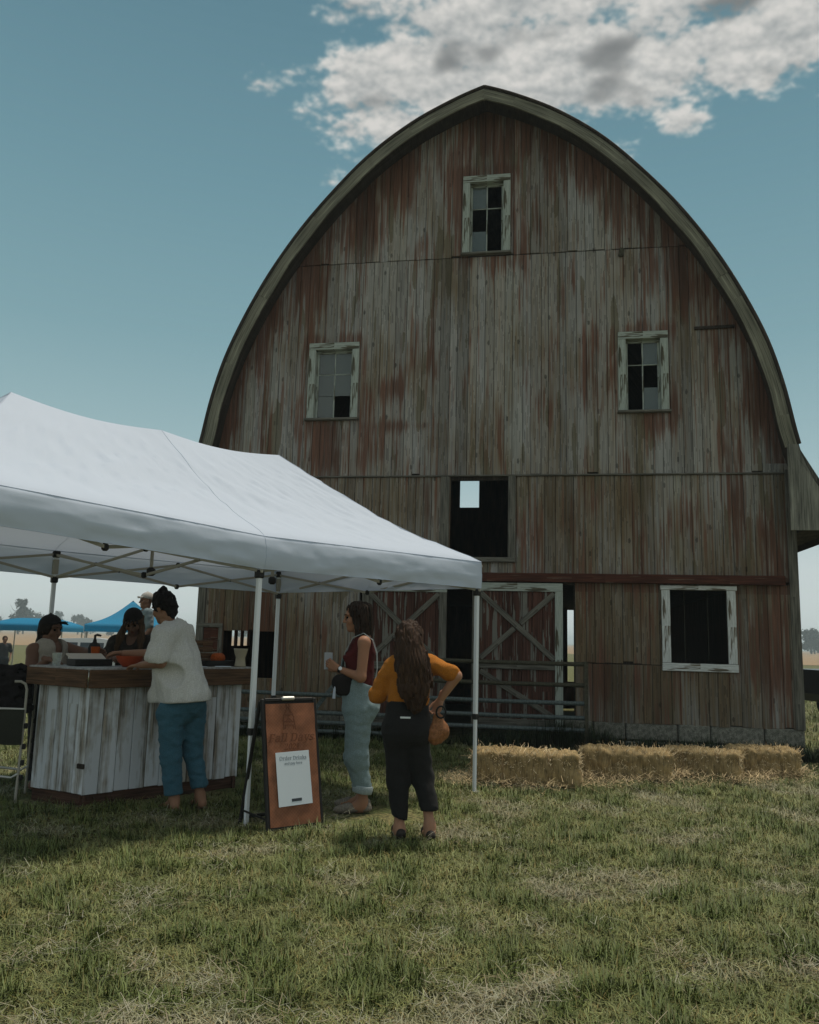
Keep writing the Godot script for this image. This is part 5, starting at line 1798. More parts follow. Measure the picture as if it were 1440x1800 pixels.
	h.cap(Vector3(0.015, 1.35, 0.06), Vector3(0.075, 1.12, 0.11), 0.035, 0.045, 0.03)
	h.rough(noise(1, 3, FastNoiseLite.TYPE_SIMPLEX_SMOOTH, 83), 0.030, Vector3(24, 5, 24))
	h.ell(head + hf * 0.10 - up * 0.03, Basis(), Vector3(0.062, 0.10, 0.062), 0.02, true)
	var hb := MB.new()
	hb.add(h.mesh(Color(0.075, 0.042, 0.025)))
	# separate locks over the surface
	var r := RandomNumberGenerator.new()
	r.seed = 5
	for i in 150:
		var a := r.randf_range(-1.25, 1.25)
		var pts := []
		var ph := r.randf() * TAU
		var end := r.randf_range(0.90, 1.12)
		for k in 11:
			var t := k / 10.0
			var y := lerpf(1.53 - 0.07 * a * a, end, t)
			var rad := 0.102 if t < 0.25 else lerpf(0.102, 0.112, (t - 0.25) / 0.5) if t < 0.75 else lerpf(0.112, 0.05, (t - 0.75) / 0.25)
			if k == 0: rad = 0.088
			var cx := lerpf(-0.072, -0.018, t)
			var cz := lerpf(0.015, 0.125, minf(t * 1.6, 1.0))
			var wv := 0.012 * sin(t * 13.0 + ph) * t
			pts.append(Vector3(cx + sin(a) * rad * 1.03 + wv, y, cz + cos(a) * rad * (0.95 if t < 0.3 else 0.86) + 0.004 + wv * 0.3))
		hb.c = Color(0.085, 0.046, 0.026) * r.randf_range(0.6, 1.4)
		hb.tube(pts, [0.002, 0.005, 0.006, 0.007, 0.007, 0.007, 0.006, 0.006, 0.005, 0.004, 0.001], 5, false)
	obj("hair", hb.mesh(), M.hair, g)
	# glasses
	var rr := hf.cross(up).normalized()
	var gl := MB.new()
	for e in [1.0, -1.0]:
		var ring := []
		for k in 15:
			ring.append(head + hf * 0.108 + rr * (e * 0.033 + 0.026 * cos(TAU * k / 14)) + up * 0.024 * sin(TAU * k / 14))
		gl.tube(ring, [0.003], 5, false)
		gl.tube([head + hf * 0.106 + rr * e * 0.06, head - hf * 0.01 + rr * e * 0.082], [0.003], 5)
	obj("glasses", gl.mesh(), M.black, g)
	# bag carried on the right hip
	var bg := thing("shoulder_bag", o + Vector3(0.155, 0.70, 0.03), 0.3, "tan leather bag with a dark ring handle held at the hip", "bag")
	var bs := SDF.new(Vector3(-0.14, -0.06, -0.12), Vector3(0.14, 0.26, 0.12), 0.009)
	bs.cap(Vector3(-0.01, 0.03, 0), Vector3(0.02, 0.06, 0), 0.07, 0.068, 0.03, Vector3(0, 0, 1), 1.35)
	bs.cap(Vector3(0.0, 0.06, 0), Vector3(0.0, 0.16, 0), 0.062, 0.038, 0.04, Vector3(0, 0, 1), 1.5)
	bs.rough(noise(1, 2, FastNoiseLite.TYPE_SIMPLEX_SMOOTH, 84), 0.012, Vector3(12, 12, 12))
	obj("bag_body", bs.mesh(), mat(lin(0.36, 0.15, 0.06), 0.5, M.blotch, Vector3(6, 6, 6)), bg)
	var hr := MB.new()
	var rg := []
	for k in 17:
		rg.append(Vector3(0.012 + 0.036 * cos(TAU * k / 16), 0.20 + 0.042 * sin(TAU * k / 16), 0.03))
	hr.tube(rg, [0.007], 7, false)
	obj("ring_handle", hr.mesh(), M.black, bg)

func person_denim() -> void:
	var o := Vector3(-0.386, 0, -7.13)
	var g := thing("person", o, 0, "person in pale denim overalls and a dark red top looking at a phone", "person")
	var skin := Color(0.33, 0.165, 0.10)
	var up := Vector3.UP
	var f := Vector3(-1, 0, -0.12).normalized()
	var head := Vector3(-0.052, 1.603, 0.0)
	var hf := Vector3(-1, -0.16, 0.12).normalized()
	var hu := Vector3(-0.14, 1, 0).normalized()
	var shN := Vector3(0.035, 1.385, 0.165)
	var elN := Vector3(0.02, 1.10, 0.205)
	var wrN := Vector3(-0.175, 1.160, 0.10)
	var shF := Vector3(0.02, 1.385, -0.165)
	var elF := Vector3(-0.02, 1.10, -0.20)
	var wrF := Vector3(-0.20, 1.15, -0.035)
	var b := SDF.new(Vector3(-0.34, -0.03, -0.32), Vector3(0.30, 1.55, 0.34), 0.013)
	b.cap(Vector3(-0.012, 1.53, 0), Vector3(0.012, 1.40, 0), 0.05, 0.058, 0.03)
	b.cap(Vector3(0.02, 1.40, 0.0), shN, 0.062, 0.05, 0.04)
	b.cap(Vector3(0.02, 1.40, 0.0), shF, 0.062, 0.05, 0.04)
	b.cap(Vector3(0.01, 1.32, 0), Vector3(0.0, 0.9, 0), 0.125, 0.12, 0.03, f, 1.35)
	b.cap(shN, elN, 0.05, 0.041, 0.03); b.cap(elN, wrN, 0.042, 0.026, 0.02)
	b.cap(shF, elF, 0.05, 0.041, 0.03); b.cap(elF, wrF, 0.042, 0.026, 0.02)
	for e in [[Vector3(0.01, 0.75, 0.09), Vector3(0.065, 0.10, 0.085), Vector3(0.10, 0.045, 0.08), Vector3(-0.135, 0.03, 0.12), Vector3(0.005, 0.43, 0.10)], [Vector3(0.0, 0.75, -0.09), Vector3(0.05, 0.10, -0.10), Vector3(0.085, 0.045, -0.10), Vector3(-0.15, 0.03, -0.14), Vector3(-0.02, 0.42, -0.09)]]:
		b.cap(e[0], e[4], 0.05, 0.045, 0.02)
		b.cap(e[4], e[1], 0.045, 0.036, 0.03)
		foot_shape(b, e[2], e[3], e[1])
	obj("body", with_parts(b, skin, [[head, hf, hu, Vector3(-0.005, 1.44, 0)]], [[wrN, Vector3(-0.9, 0.45, -0.25), Vector3(0.1, 0.25, -1), 1.0, 0.55], [wrF, Vector3(-0.9, 0.5, 0.2), Vector3(0.2, 0.5, 0.9), -1.0, 0.7]]), M.skin, g)
	eyes(g, head, hf, hu)
	# hair: chin-length bob
	var h := SDF.new(Vector3(-0.19, 1.38, -0.14), Vector3(0.13, 1.76, 0.14), 0.007)
	h.ell(head + Vector3(0.018, 0.04, 0), Basis(), Vector3(0.103, 0.096, 0.094), 0.02)
	h.cap(head + Vector3(0.045, 0.0, 0), Vector3(0.02, 1.47, 0.0), 0.085, 0.072, 0.03)
	h.cap(head + Vector3(0.012, -0.01, 0.075), Vector3(-0.02, 1.45, 0.075), 0.03, 0.026, 0.03)
	h.cap(head + Vector3(0.012, -0.01, -0.075), Vector3(-0.02, 1.45, -0.075), 0.03, 0.026, 0.03)
	h.rough(noise(1, 3, FastNoiseLite.TYPE_SIMPLEX_SMOOTH, 85), 0.022, Vector3(30, 7, 30))
	h.ell(head + hf * 0.105 - hu * 0.035, Basis(), Vector3(0.082, 0.098, 0.088), 0.015, true)
	h.cut(Vector3(0, 1.43, 0), Vector3(0.3, -1, 0))
	var hb := MB.new()
	hb.add(h.mesh(Color(0.04, 0.024, 0.016)))
	var r := RandomNumberGenerator.new()
	r.seed = 6
	for i in 90:
		var a := r.randf_range(-2.0, 2.0)
		var pts := []
		var end := r.randf_range(1.40, 1.47)
		var ph := r.randf() * TAU
		for k in 9:
			var t := k / 8.0
			var ry := 0.098 if t < 0.5 else lerpf(0.098, 0.082, t * 2.0 - 1.0)
			if k == 0: ry = 0.05
			var cx := lerpf(-0.034, 0.008, t)
			pts.append(Vector3(cx + cos(a) * ry * 1.06, lerpf(1.735 - 0.03 * absf(a) * 0.5, end, pow(t, 1.15)), sin(a) * ry * 1.02) + Vector3(0.004 * sin(t * 9.0 + ph), 0, 0.004 * cos(t * 8.0 + ph)))
		hb.c = Color(0.045, 0.027, 0.018) * r.randf_range(0.6, 1.5)
		hb.tube(pts, [0.002, 0.004, 0.005, 0.006, 0.006, 0.006, 0.005, 0.004, 0.001], 5, false)
	obj("hair", hb.mesh(), M.hair, g)
	# dark red sleeveless top
	var s := SDF.new(Vector3(-0.24, 0.98, -0.24), Vector3(0.22, 1.48, 0.24), 0.012)
	s.cap(Vector3(0.012, 1.31, 0.0), Vector3(0.0, 1.12, 0), 0.150, 0.138, 0.04, f, 1.30)
	s.cap(Vector3(0.02, 1.38, 0.07), Vector3(0.02, 1.38, -0.07), 0.072, 0.072, 0.03)
	s.ell(Vector3(-0.085, 1.25, 0.065), Basis(), Vector3(0.06, 0.07, 0.062), 0.05)
	s.ell(Vector3(-0.085, 1.25, -0.065), Basis(), Vector3(0.06, 0.07, 0.062), 0.05)
	s.cap(Vector3(0.0, 1.12, 0), Vector3(-0.005, 1.02, 0), 0.138, 0.145, 0.04, f, 1.25)
	s.rough(noise(1, 3, FastNoiseLite.TYPE_SIMPLEX_SMOOTH, 86), 0.010, Vector3(10, 14, 10))
	s.cap(Vector3(-0.01, 1.52, 0), Vector3(0.0, 1.45, 0), 0.085, 0.075, 0.01, Vector3.ZERO, 1, true)
	for sd in [1.0, -1.0]:
		s.cap(Vector3(0.03, 1.42, sd * 0.185), Vector3(0.02, 1.28, sd * 0.20), 0.075, 0.06, 0.01, Vector3.ZERO, 1, true)
	obj("top", s.mesh(), cloth(0.105, 0.014, 0.014), g)
	# overalls
	var p := SDF.new(Vector3(-0.24, 0.10, -0.26), Vector3(0.25, 1.16, 0.28), 0.0125)
	p.cap(Vector3(-0.005, 1.10, 0), Vector3(0.0, 1.0, 0), 0.158, 0.160, 0.04, f, 1.22)
	p.cap(Vector3(0.0, 1.0, 0), Vector3(0.005, 0.86, 0.0), 0.160, 0.176, 0.05, f, 1.15)
	p.ell(Vector3(0.075, 0.86, 0.06), Basis(), Vector3(0.09, 0.10, 0.10), 0.06)
	p.ell(Vector3(0.075, 0.86, -0.06), Basis(), Vector3(0.09, 0.10, 0.10), 0.06)
	p.cap(Vector3(0.005, 0.82, 0.085), Vector3(0.005, 0.44, 0.10), 0.112, 0.090, 0.05)
	p.cap(Vector3(0.005, 0.44, 0.10), Vector3(0.058, 0.19, 0.088), 0.090, 0.074, 0.04)
	p.cap(Vector3(0.0, 0.82, -0.085), Vector3(-0.02, 0.42, -0.09), 0.118, 0.098, 0.03)
	p.cap(Vector3(-0.02, 0.42, -0.09), Vector3(0.04, 0.19, -0.10), 0.095, 0.074, 0.04)
	p.rough(noise(1, 3, FastNoiseLite.TYPE_SIMPLEX_SMOOTH, 87), 0.013, Vector3(9, 13, 9))
	p.cut(Vector3(-0.15, 1.13, 0), Vector3(0.42, 1, 0))
	p.cut(Vector3(0.05, 0.175, 0), Vector3(-0.1, -1, 0))
	var dm := cloth(0.27, 0.36, 0.375)
	obj("overalls", p.mesh(), dm, g)
	for sd in [0.085, -0.085]:
		var cf := MB.new()
		cf.lathe(Transform3D(Basis(Vector3(0, 0, 1), -0.17), Vector3(0.058 if sd > 0 else 0.04, 0.19, sd * 1.08)), [Vector2(0.07, -0.03), Vector2(0.082, -0.026), Vector2(0.085, 0.0), Vector2(0.083, 0.03), Vector2(0.07, 0.034)], 20)
		obj("turned_cuff", cf.mesh(), cloth(0.40, 0.47, 0.48), g)
	for sd in [1.0, -1.0]:
		var stp := MB.new()
		var path := [Vector3(-0.125, 1.16, sd * 0.07), Vector3(-0.13, 1.30, sd * 0.085), Vector3(-0.065, 1.425, sd * 0.095), Vector3(0.025, 1.464, sd * 0.10), Vector3(0.10, 1.41, sd * 0.095), Vector3(0.138, 1.30, sd * 0.085), Vector3(0.145, 1.17, sd * 0.07), Vector3(0.125, 1.03, sd * 0.05)]
		for i in path.size() - 1:
			stp.bar(path[i], path[i + 1] + (path[i + 1] - path[i]) * 0.03, 0.038, 0.006, Vector3(0, 0, 1).cross(path[i + 1] - path[i]).normalized().cross((path[i + 1] - path[i]).normalized()) * -1.0, 0.002)
		obj("strap", stp.mesh(), cloth(0.42, 0.47, 0.47), g)
	var bib := MB.new()
	var bp := []
	for j in 6:
		for i in 7:
			var z := lerpf(-0.095, 0.095, i / 6.0)
			bp.append(Vector3(-0.158 + 1.6 * z * z - 0.012 * sin(j * 0.6), lerpf(1.02, 1.25, j / 5.0), z))
	bib.grid(bp, 7)
	for i in bp.size():
		bp[i] += Vector3(0.008, 0, 0)
	bib.grid(bp, 7)
	obj("bib", bib.mesh(), dm, g)
	# bracelet, watch
	var wt := MB.new()
	var wd := (wrN - elN).normalized()
	wt.tube([wrN - wd * 0.03, wrN - wd * 0.006], [0.031], 12)
	obj("watch_strap", wt.mesh(), M.black, g)
	var wf := MB.new()
	wf.tube([wrN - wd * 0.018 + Vector3(0, 0.01, 0.028), wrN - wd * 0.018 + Vector3(0, 0.013, 0.036)], [0.016], 12)
	obj("watch_face", wf.mesh(), M.white_metal, g)
	# shoes
	for e in [[Vector3(0.10, 0.035, 0.08), Vector3(-0.14, 0.028, 0.12)], [Vector3(0.085, 0.035, -0.10), Vector3(-0.155, 0.028, -0.14)]]:
		var sh := SDF.new((e[0] as Vector3).min(e[1]) - Vector3(0.06, 0.04, 0.06), (e[0] as Vector3).max(e[1]) + Vector3(0.06, 0.09, 0.06), 0.008)
		sh.cap(e[0], e[1], 0.040, 0.034, 0.01, Vector3.UP, 1.5)
		sh.cap(e[1] + Vector3(0.09, 0.016, 0), e[1] + Vector3(0.01, 0.002, 0), 0.043, 0.032, 0.02)
		sh.cap(e[0] + Vector3(0, 0.015, 0), e[0] + Vector3(-0.03, 0.012, 0), 0.036, 0.036, 0.01)
		obj("shoe", sh.mesh(), mat(lin(0.30, 0.26, 0.21), 0.6, M.blotch, Vector3(8, 8, 8)), g)
	# phone and pouch are things of their own
	var ph := MB.new()
	ph.box(Transform3D(), Vector3(0.072, 0.145, 0.009), 0.004)
	tag(obj("phone", ph.mesh(), mat(lin(0.3, 0.32, 0.34), 0.2), self, Transform3D(Basis(Vector3(0.2, 0.25, 1).normalized().cross(Vector3(0, 1, 0)).normalized() * -1.0, Vector3(-0.75, 0.66, 0.05).normalized(), Vector3(0.62, 0.7, 0.3).normalized()).orthonormalized(), o + Vector3(-0.272, 1.222, 0.035))), "slim phone held by the person in denim overalls", "phone")
	var pc := thing("pouch", o + Vector3(-0.13, 1.03, 0.13), 0.2, "black pouch with a pale tassel hanging at the denim overalls' front", "bag")
	var ps := SDF.new(Vector3(-0.12, -0.12, -0.08), Vector3(0.12, 0.12, 0.08), 0.009)
	ps.cap(Vector3(-0.03, 0.02, 0), Vector3(0.04, 0.03, 0), 0.07, 0.07, 0.02, Vector3(0, 0, 1), 1.8)
	ps.cap(Vector3(-0.02, -0.04, 0), Vector3(0.04, -0.03, 0), 0.05, 0.055, 0.03, Vector3(0, 0, 1), 1.6)
	obj("pouch_body", ps.mesh(), M.black_cloth, pc)
	var ts := MB.new()
	ts.tube([Vector3(-0.07, 0.0, 0.02), Vector3(-0.075, -0.04, 0.02), Vector3(-0.078, -0.11, 0.02)], [0.004, 0.011, 0.013], 8)
	obj("tassel", ts.mesh(), M.canvas, pc)
	var strap := MB.new()
	strap.tube([Vector3(0.05, 0.08, -0.01), Vector3(0.09, 0.20, 0.01), Vector3(0.12, 0.30, -0.02)], [0.006], 6)
	obj("pouch_strap", strap.mesh(), M.black_cloth, pc)

func person_white() -> void:
	var o := Vector3(-1.74, 0, -6.96)
	var g := thing("person", o, 0, "person in a loose white shirt and cropped blue jeans leaning on the bar counter", "person")
	var skin := Color(0.27, 0.145, 0.09)
	var up := Vector3.UP
	var f := Vector3(-0.80, 0, -0.60).normalized()
	var head := Vector3(-0.318, 1.632, -0.02)
	var hf := Vector3(-0.86, -0.30, -0.40).normalized()
	var hu := Vector3(-0.30, 0.95, -0.05).normalized()
	var shN := Vector3(-0.262, 1.405, 0.13)
	var elN := Vector3(-0.245, 1.185, 0.20)
	var wrN := Vector3(-0.475, 1.150, -0.01)
	var shF := Vector3(-0.19, 1.42, -0.20)
	var elF := Vector3(-0.50, 1.235, -0.34)
	var wrF := Vector3(-0.765, 1.235, -0.43)
	var b := SDF.new(Vector3(-0.82, -0.03, -0.50), Vector3(0.24, 1.58, 0.32), 0.014)
	b.cap(Vector3(-0.285, 1.54, -0.01), Vector3(-0.225, 1.43, -0.01), 0.054, 0.066, 0.03)
	b.cap(shN, shF, 0.046, 0.046, 0.02)
	b.cap(Vector3(-0.22, 1.34, -0.02), Vector3(-0.12, 0.9, -0.01), 0.11, 0.10, 0.02, f, 1.5)
	b.cap(shN, elN, 0.046, 0.045, 0.02); b.cap(elN, wrN, 0.047, 0.029, 0.02)
	b.cap(shF, elF, 0.047, 0.044, 0.02); b.cap(elF, wrF, 0.046, 0.029, 0.02)
	for e in [[Vector3(-0.17, 0.75, 0.04), Vector3(-0.112, 0.09, 0.0), Vector3(-0.080, 0.032, 0.04), Vector3(-0.235, 0.022, -0.10), Vector3(-0.158, 0.42, 0.025)], [Vector3(-0.02, 0.75, -0.06), Vector3(0.068, 0.10, -0.12), Vector3(0.105, 0.032, -0.08), Vector3(-0.02, 0.022, -0.26), Vector3(-0.02, 0.45, -0.11)]]:
		b.cap(e[0], e[4], 0.05, 0.045, 0.02)
		b.cap(e[4], e[1], 0.045, 0.037, 0.03)
		foot_shape(b, e[2], e[3], e[1])
	obj("body", with_parts(b, skin, [[head, hf, hu, Vector3(-0.255, 1.49, -0.01)]], [[wrN, Vector3(-0.85, -0.10, -0.5), Vector3(0.15, -1, 0), -1.0, 0.35], [wrF, Vector3(-1, -0.05, -0.1), Vector3(0.0, -0.9, 0.3), 1.0, 0.5]]), M.skin, g)
	eyes(g, head, hf, hu)
	# short dark hair with a knot on top
	var h := SDF.new(Vector3(-0.45, 1.50, -0.18), Vector3(-0.14, 1.84, 0.16), 0.007)
	h.ell(head + hu * 0.040 - hf * 0.022, Basis(hf.cross(hu), hu, hf), Vector3(0.090, 0.098, 0.106), 0.02)
	h.cap(head - hf * 0.07 - hu * 0.03, head - hf * 0.075 - hu * 0.075, 0.055, 0.04, 0.03)
	h.cap(head + hu * 0.128 - hf * 0.03, head + hu * 0.145 - hf * 0.035, 0.040, 0.034, 0.02)
	h.cap(head + hu * 0.125 + hf * 0.045, head + hu * 0.128 + hf * 0.05, 0.030, 0.025, 0.03)
	h.rough(noise(1, 3, FastNoiseLite.TYPE_SIMPLEX_SMOOTH, 91), 0.020, Vector3(24, 14, 24))
	h.ell(head + hf * 0.118 - hu * 0.052, Basis(hf.cross(hu), hu, hf), Vector3(0.085, 0.10, 0.085), 0.012, true)
	obj("hair", h.mesh(Color(0.014, 0.010, 0.009)), M.hair, g)
	# loose shirt with short sleeves, a back panel and a shorter front one
	var s := SDF.new(Vector3(-0.56, 0.82, -0.42), Vector3(0.22, 1.56, 0.34), 0.0125)
	var wn := noise(1, 3, FastNoiseLite.TYPE_SIMPLEX_SMOOTH, 92)
	s.cap(Vector3(-0.245, 1.40, 0.10), Vector3(-0.17, 1.425, -0.17), 0.086, 0.08, 0.05)
	s.cap(Vector3(-0.205, 1.38, -0.02), Vector3(-0.165, 1.16, -0.01), 0.168, 0.188, 0.06, f, 1.22)
	s.cap(Vector3(-0.165, 1.16, -0.01), Vector3(-0.085, 0.90, 0.0), 0.186, 0.222, 0.06, Vector3(-0.6, 0, 0.8), 1.05)
	s.cap(Vector3(-0.27, 1.12, 0.0), Vector3(-0.32, 0.90, -0.03), 0.085, 0.095, 0.04, Vector3(-0.4, 0, 0.9), 1.3)
	s.cap(shN, Vector3(-0.268, 1.225, 0.19), 0.082, 0.098, 0.04)
	s.cap(shF, shF.lerp(elF, 0.72), 0.082, 0.092, 0.04)
	s.rough(wn, 0.026, Vector3(10, 2.4, 10))
	s.rough(noise(1, 2, FastNoiseLite.TYPE_SIMPLEX_SMOOTH, 93), 0.004, Vector3(15, 11, 15))
	s.cap(Vector3(-0.30, 1.56, -0.015), Vector3(-0.262, 1.495, -0.012), 0.085, 0.076, 0.01, Vector3.ZERO, 1, true)
	# sleeve ends and hem
	s.cap(elN + Vector3(-0.13, -0.10, 0.02), elN + Vector3(0.11, -0.10, 0.02), 0.105, 0.100, 0.005, Vector3.ZERO, 1, true)
	s.cut(Vector3(-0.08, 0.865, 0), Vector3(0.07, -1, 0))
	# side slit
	s.cap(Vector3(-0.222, 0.84, 0.17), Vector3(-0.232, 1.02, 0.20), 0.026, 0.008, 0.01, Vector3.ZERO, 1, true)
	obj("shirt", s.mesh(), cloth(0.74, 0.74, 0.71), g)
	# jeans
	var p := SDF.new(Vector3(-0.34, 0.06, -0.26), Vector3(0.16, 0.98, 0.22), 0.0125)
	p.cap(Vector3(-0.11, 0.94, -0.01), Vector3(-0.10, 0.84, -0.01), 0.158, 0.17, 0.05, f, 1.15)
	p.cap(Vector3(-0.178, 0.78, 0.05), Vector3(-0.158, 0.42, 0.025), 0.114, 0.084, 0.05)
	p.cap(Vector3(-0.158, 0.42, 0.025), Vector3(-0.122, 0.13, 0.005), 0.084, 0.072, 0.03)
	p.cap(Vector3(-0.02, 0.80, -0.06), Vector3(-0.02, 0.45, -0.11), 0.110, 0.080, 0.02)
	p.cap(Vector3(-0.02, 0.45, -0.11), Vector3(0.060, 0.17, -0.115), 0.080, 0.068, 0.03)
	p.ell(Vector3(-0.03, 0.86, 0.02), Basis(), Vector3(0.12, 0.12, 0.12), 0.05)
	p.rough(noise(1, 3, FastNoiseLite.TYPE_SIMPLEX_SMOOTH, 94), 0.013, Vector3(9, 16, 9))
	p.cut(Vector3(-0.1, 0.125, 0), Vector3(0.12, -1, 0.0))
	p.cap(Vector3(0.06, 0.08, -0.12), Vector3(0.075, 0.11, -0.12), 0.10, 0.085, 0.004, Vector3.ZERO, 1, true)
	obj("jeans", p.mesh(), cloth(0.058, 0.155, 0.215), g)
	# sandals
	for e in [[Vector3(-0.080, 0.010, 0.045), Vector3(-0.238, 0.010, -0.105)], [Vector3(0.105, 0.010, -0.075), Vector3(-0.02, 0.010, -0.265)]]:
		var sh := MB.new()
		var d: Vector3 = (e[1] - e[0]).normalized()
		var sd := d.cross(up)
		sh.bar(e[0] - d * 0.02, e[1] + d * 0.02, 0.014, 0.085, up, 0.005)
		sh.tube([e[1] - d * 0.05 + sd * 0.044, e[1] - d * 0.055 + up * 0.045, e[1] - d * 0.05 - sd * 0.044], [0.006], 6)
		obj("sandal", sh.mesh(), mat(lin(0.10, 0.06, 0.04), 0.7), g)

func cap_hat(parent: Node, c: Vector3, f: Vector3, u: Vector3, m: Material, brim := 0.095, k := 1.0) -> void:
	f = f.normalized()
	var r := f.cross(u).normalized()
	u = r.cross(f)
	var s := SDF.new(c - Vector3.ONE * 0.23 * k, c + Vector3.ONE * 0.23 * k, 0.008)
	s.ell(c + (u * 0.045 - f * 0.012) * k, Basis(r, u, f), Vector3(0.093, 0.098, 0.109) * k, 0.01)
	s.cut(c + u * 0.032, -u + f * 0.1)
	for e in [1.0, 0.5, 0.0, -0.5, -1.0]:
		s.cap(c + (u * 0.048 + f * 0.075 + r * e * 0.055) * k, c + (u * (0.046 - 0.018 * e * e) + f * (0.085 + brim * sqrt(1.0 - e * e * 0.6)) + r * e * 0.066) * k, 0.010 * k, 0.008 * k, 0.008)
	s.cap(c + u * 0.145 * k, c + u * 0.147 * k, 0.010, 0.010, 0.004)
	obj("cap", s.mesh(), m, parent)

func person_left_worker() -> void:
	var o := Vector3(-3.29, 0, -7.75)
	var g := thing("person", o, 0, "person in a dark cap and cream vest behind the counter reaching out an arm", "person")
	var skin := Color(0.155, 0.085, 0.055)
	var up := Vector3.UP
	var f := Vector3(0.85, 0, 0.5).normalized()
	var head := Vector3(-0.030, 1.43, 0.0)
	var hf := Vector3(0.93, -0.10, 0.38).normalized()
	var shN := Vector3(-0.115, 1.235, 0.13)
	var elN := Vector3(-0.10, 1.02, 0.20)
	var wrN := Vector3(0.10, 1.16, 0.30)
	var shF := Vector3(0.075, 1.25, -0.12)
	var elF := Vector3(0.26, 1.215, -0.10)
	var wrF := Vector3(0.415, 1.225, 0.03)
	var b := SDF.new(Vector3(-0.30, -0.03, -0.28), Vector3(0.46, 1.42, 0.38), 0.014)
	b.cap(Vector3(-0.035, 1.38, 0), Vector3(-0.02, 1.27, 0), 0.055, 0.066, 0.03)
	b.cap(shN, shF, 0.062, 0.06, 0.04)
	b.cap(Vector3(-0.02, 1.18, 0), Vector3(-0.01, 0.86, 0), 0.145, 0.15, 0.03, f, 1.25)
	b.cap(shN, elN, 0.062, 0.05, 0.03); b.cap(elN, wrN, 0.05, 0.03, 0.02)
	b.cap(shF, elF, 0.060, 0.050, 0.03); b.cap(elF, wrF, 0.05, 0.03, 0.02)
	for z in [0.09, -0.09]:
		b.cap(Vector3(-0.01, 0.8, z), Vector3(0.0, 0.42, z), 0.07, 0.06, 0.02)
		b.cap(Vector3(0.0, 0.42, z), Vector3(-0.01, 0.08, z), 0.055, 0.04, 0.02)
		foot_shape(b, Vector3(-0.05, 0.035, z), Vector3(0.16, 0.025, z + 0.08), Vector3(-0.01, 0.09, z))
	obj("body", with_parts(b, skin, [[head, hf, up, Vector3(-0.028, 1.31, 0)]], [[wrF, Vector3(1, 0.0, 0.3), Vector3(0.2, -0.3, 0.9), -1.0, 0.6], [wrN, Vector3(0.9, -0.15, 0.3), Vector3(0, -1, 0), 1.0, 0.3]]), M.skin, g)
	eyes(g, head, hf, up)
	cap_hat(g, head, hf + Vector3(0, 0.25, 0), up, M.black_cloth, 0.085)
	var h := SDF.new(Vector3(-0.24, 1.20, -0.16), Vector3(0.10, 1.58, 0.16), 0.009)
	h.ell(head + Vector3(-0.012, 0.02, -0.006), Basis(), Vector3(0.098, 0.098, 0.094), 0.02)
	h.cap(head + Vector3(-0.07, -0.03, 0.0), Vector3(-0.13, 1.265, -0.01), 0.055, 0.035, 0.03)
	h.rough(noise(1, 3, FastNoiseLite.TYPE_SIMPLEX_SMOOTH, 95), 0.02, Vector3(22, 8, 22))
	h.ell(head + hf * 0.11 - up * 0.035, Basis(), Vector3(0.085, 0.10, 0.085), 0.012, true)
	obj("hair", h.mesh(Color(0.022, 0.012, 0.009)), M.hair, g)
	var s := SDF.new(Vector3(-0.26, 0.80, -0.24), Vector3(0.24, 1.36, 0.26), 0.012)
	s.cap(Vector3(-0.022, 1.20, 0), Vector3(-0.01, 0.86, 0), 0.172, 0.178, 0.05, f, 1.22)
	s.cap(shN.lerp(shF, 0.2), shN.lerp(shF, 0.8), 0.078, 0.075, 0.03)
	s.rough(noise(1, 3, FastNoiseLite.TYPE_SIMPLEX_SMOOTH, 96), 0.012, Vector3(9, 12, 9))
	s.cap(Vector3(-0.02, 1.37, 0.0), Vector3(0.12, 1.17, 0.07), 0.075, 0.03, 0.01, Vector3.ZERO, 1, true)
	s.cap(shN + Vector3(-0.03, 0.02, 0.06), shN + Vector3(-0.02, -0.14, 0.075), 0.09, 0.07, 0.01, Vector3.ZERO, 1, true)
	s.cap(shF + Vector3(0.05, 0.03, -0.05), shF + Vector3(0.05, -0.12, -0.06), 0.085, 0.065, 0.01, Vector3.ZERO, 1, true)
	obj("vest", s.mesh(), cloth(0.42, 0.38, 0.32), g)
	var p := SDF.new(Vector3(-0.24, 0.08, -0.26), Vector3(0.22, 0.95, 0.28), 0.016)
	p.cap(Vector3(-0.01, 0.86, 0.05), Vector3(-0.01, 0.86, -0.05), 0.155, 0.155, 0.05)
	for z in [0.09, -0.09]:
		p.cap(Vector3(-0.01, 0.8, z), Vector3(-0.01, 0.12, z), 0.12, 0.075, 0.03)
	obj("trousers", p.mesh(), cloth(0.03, 0.03, 0.035), g)

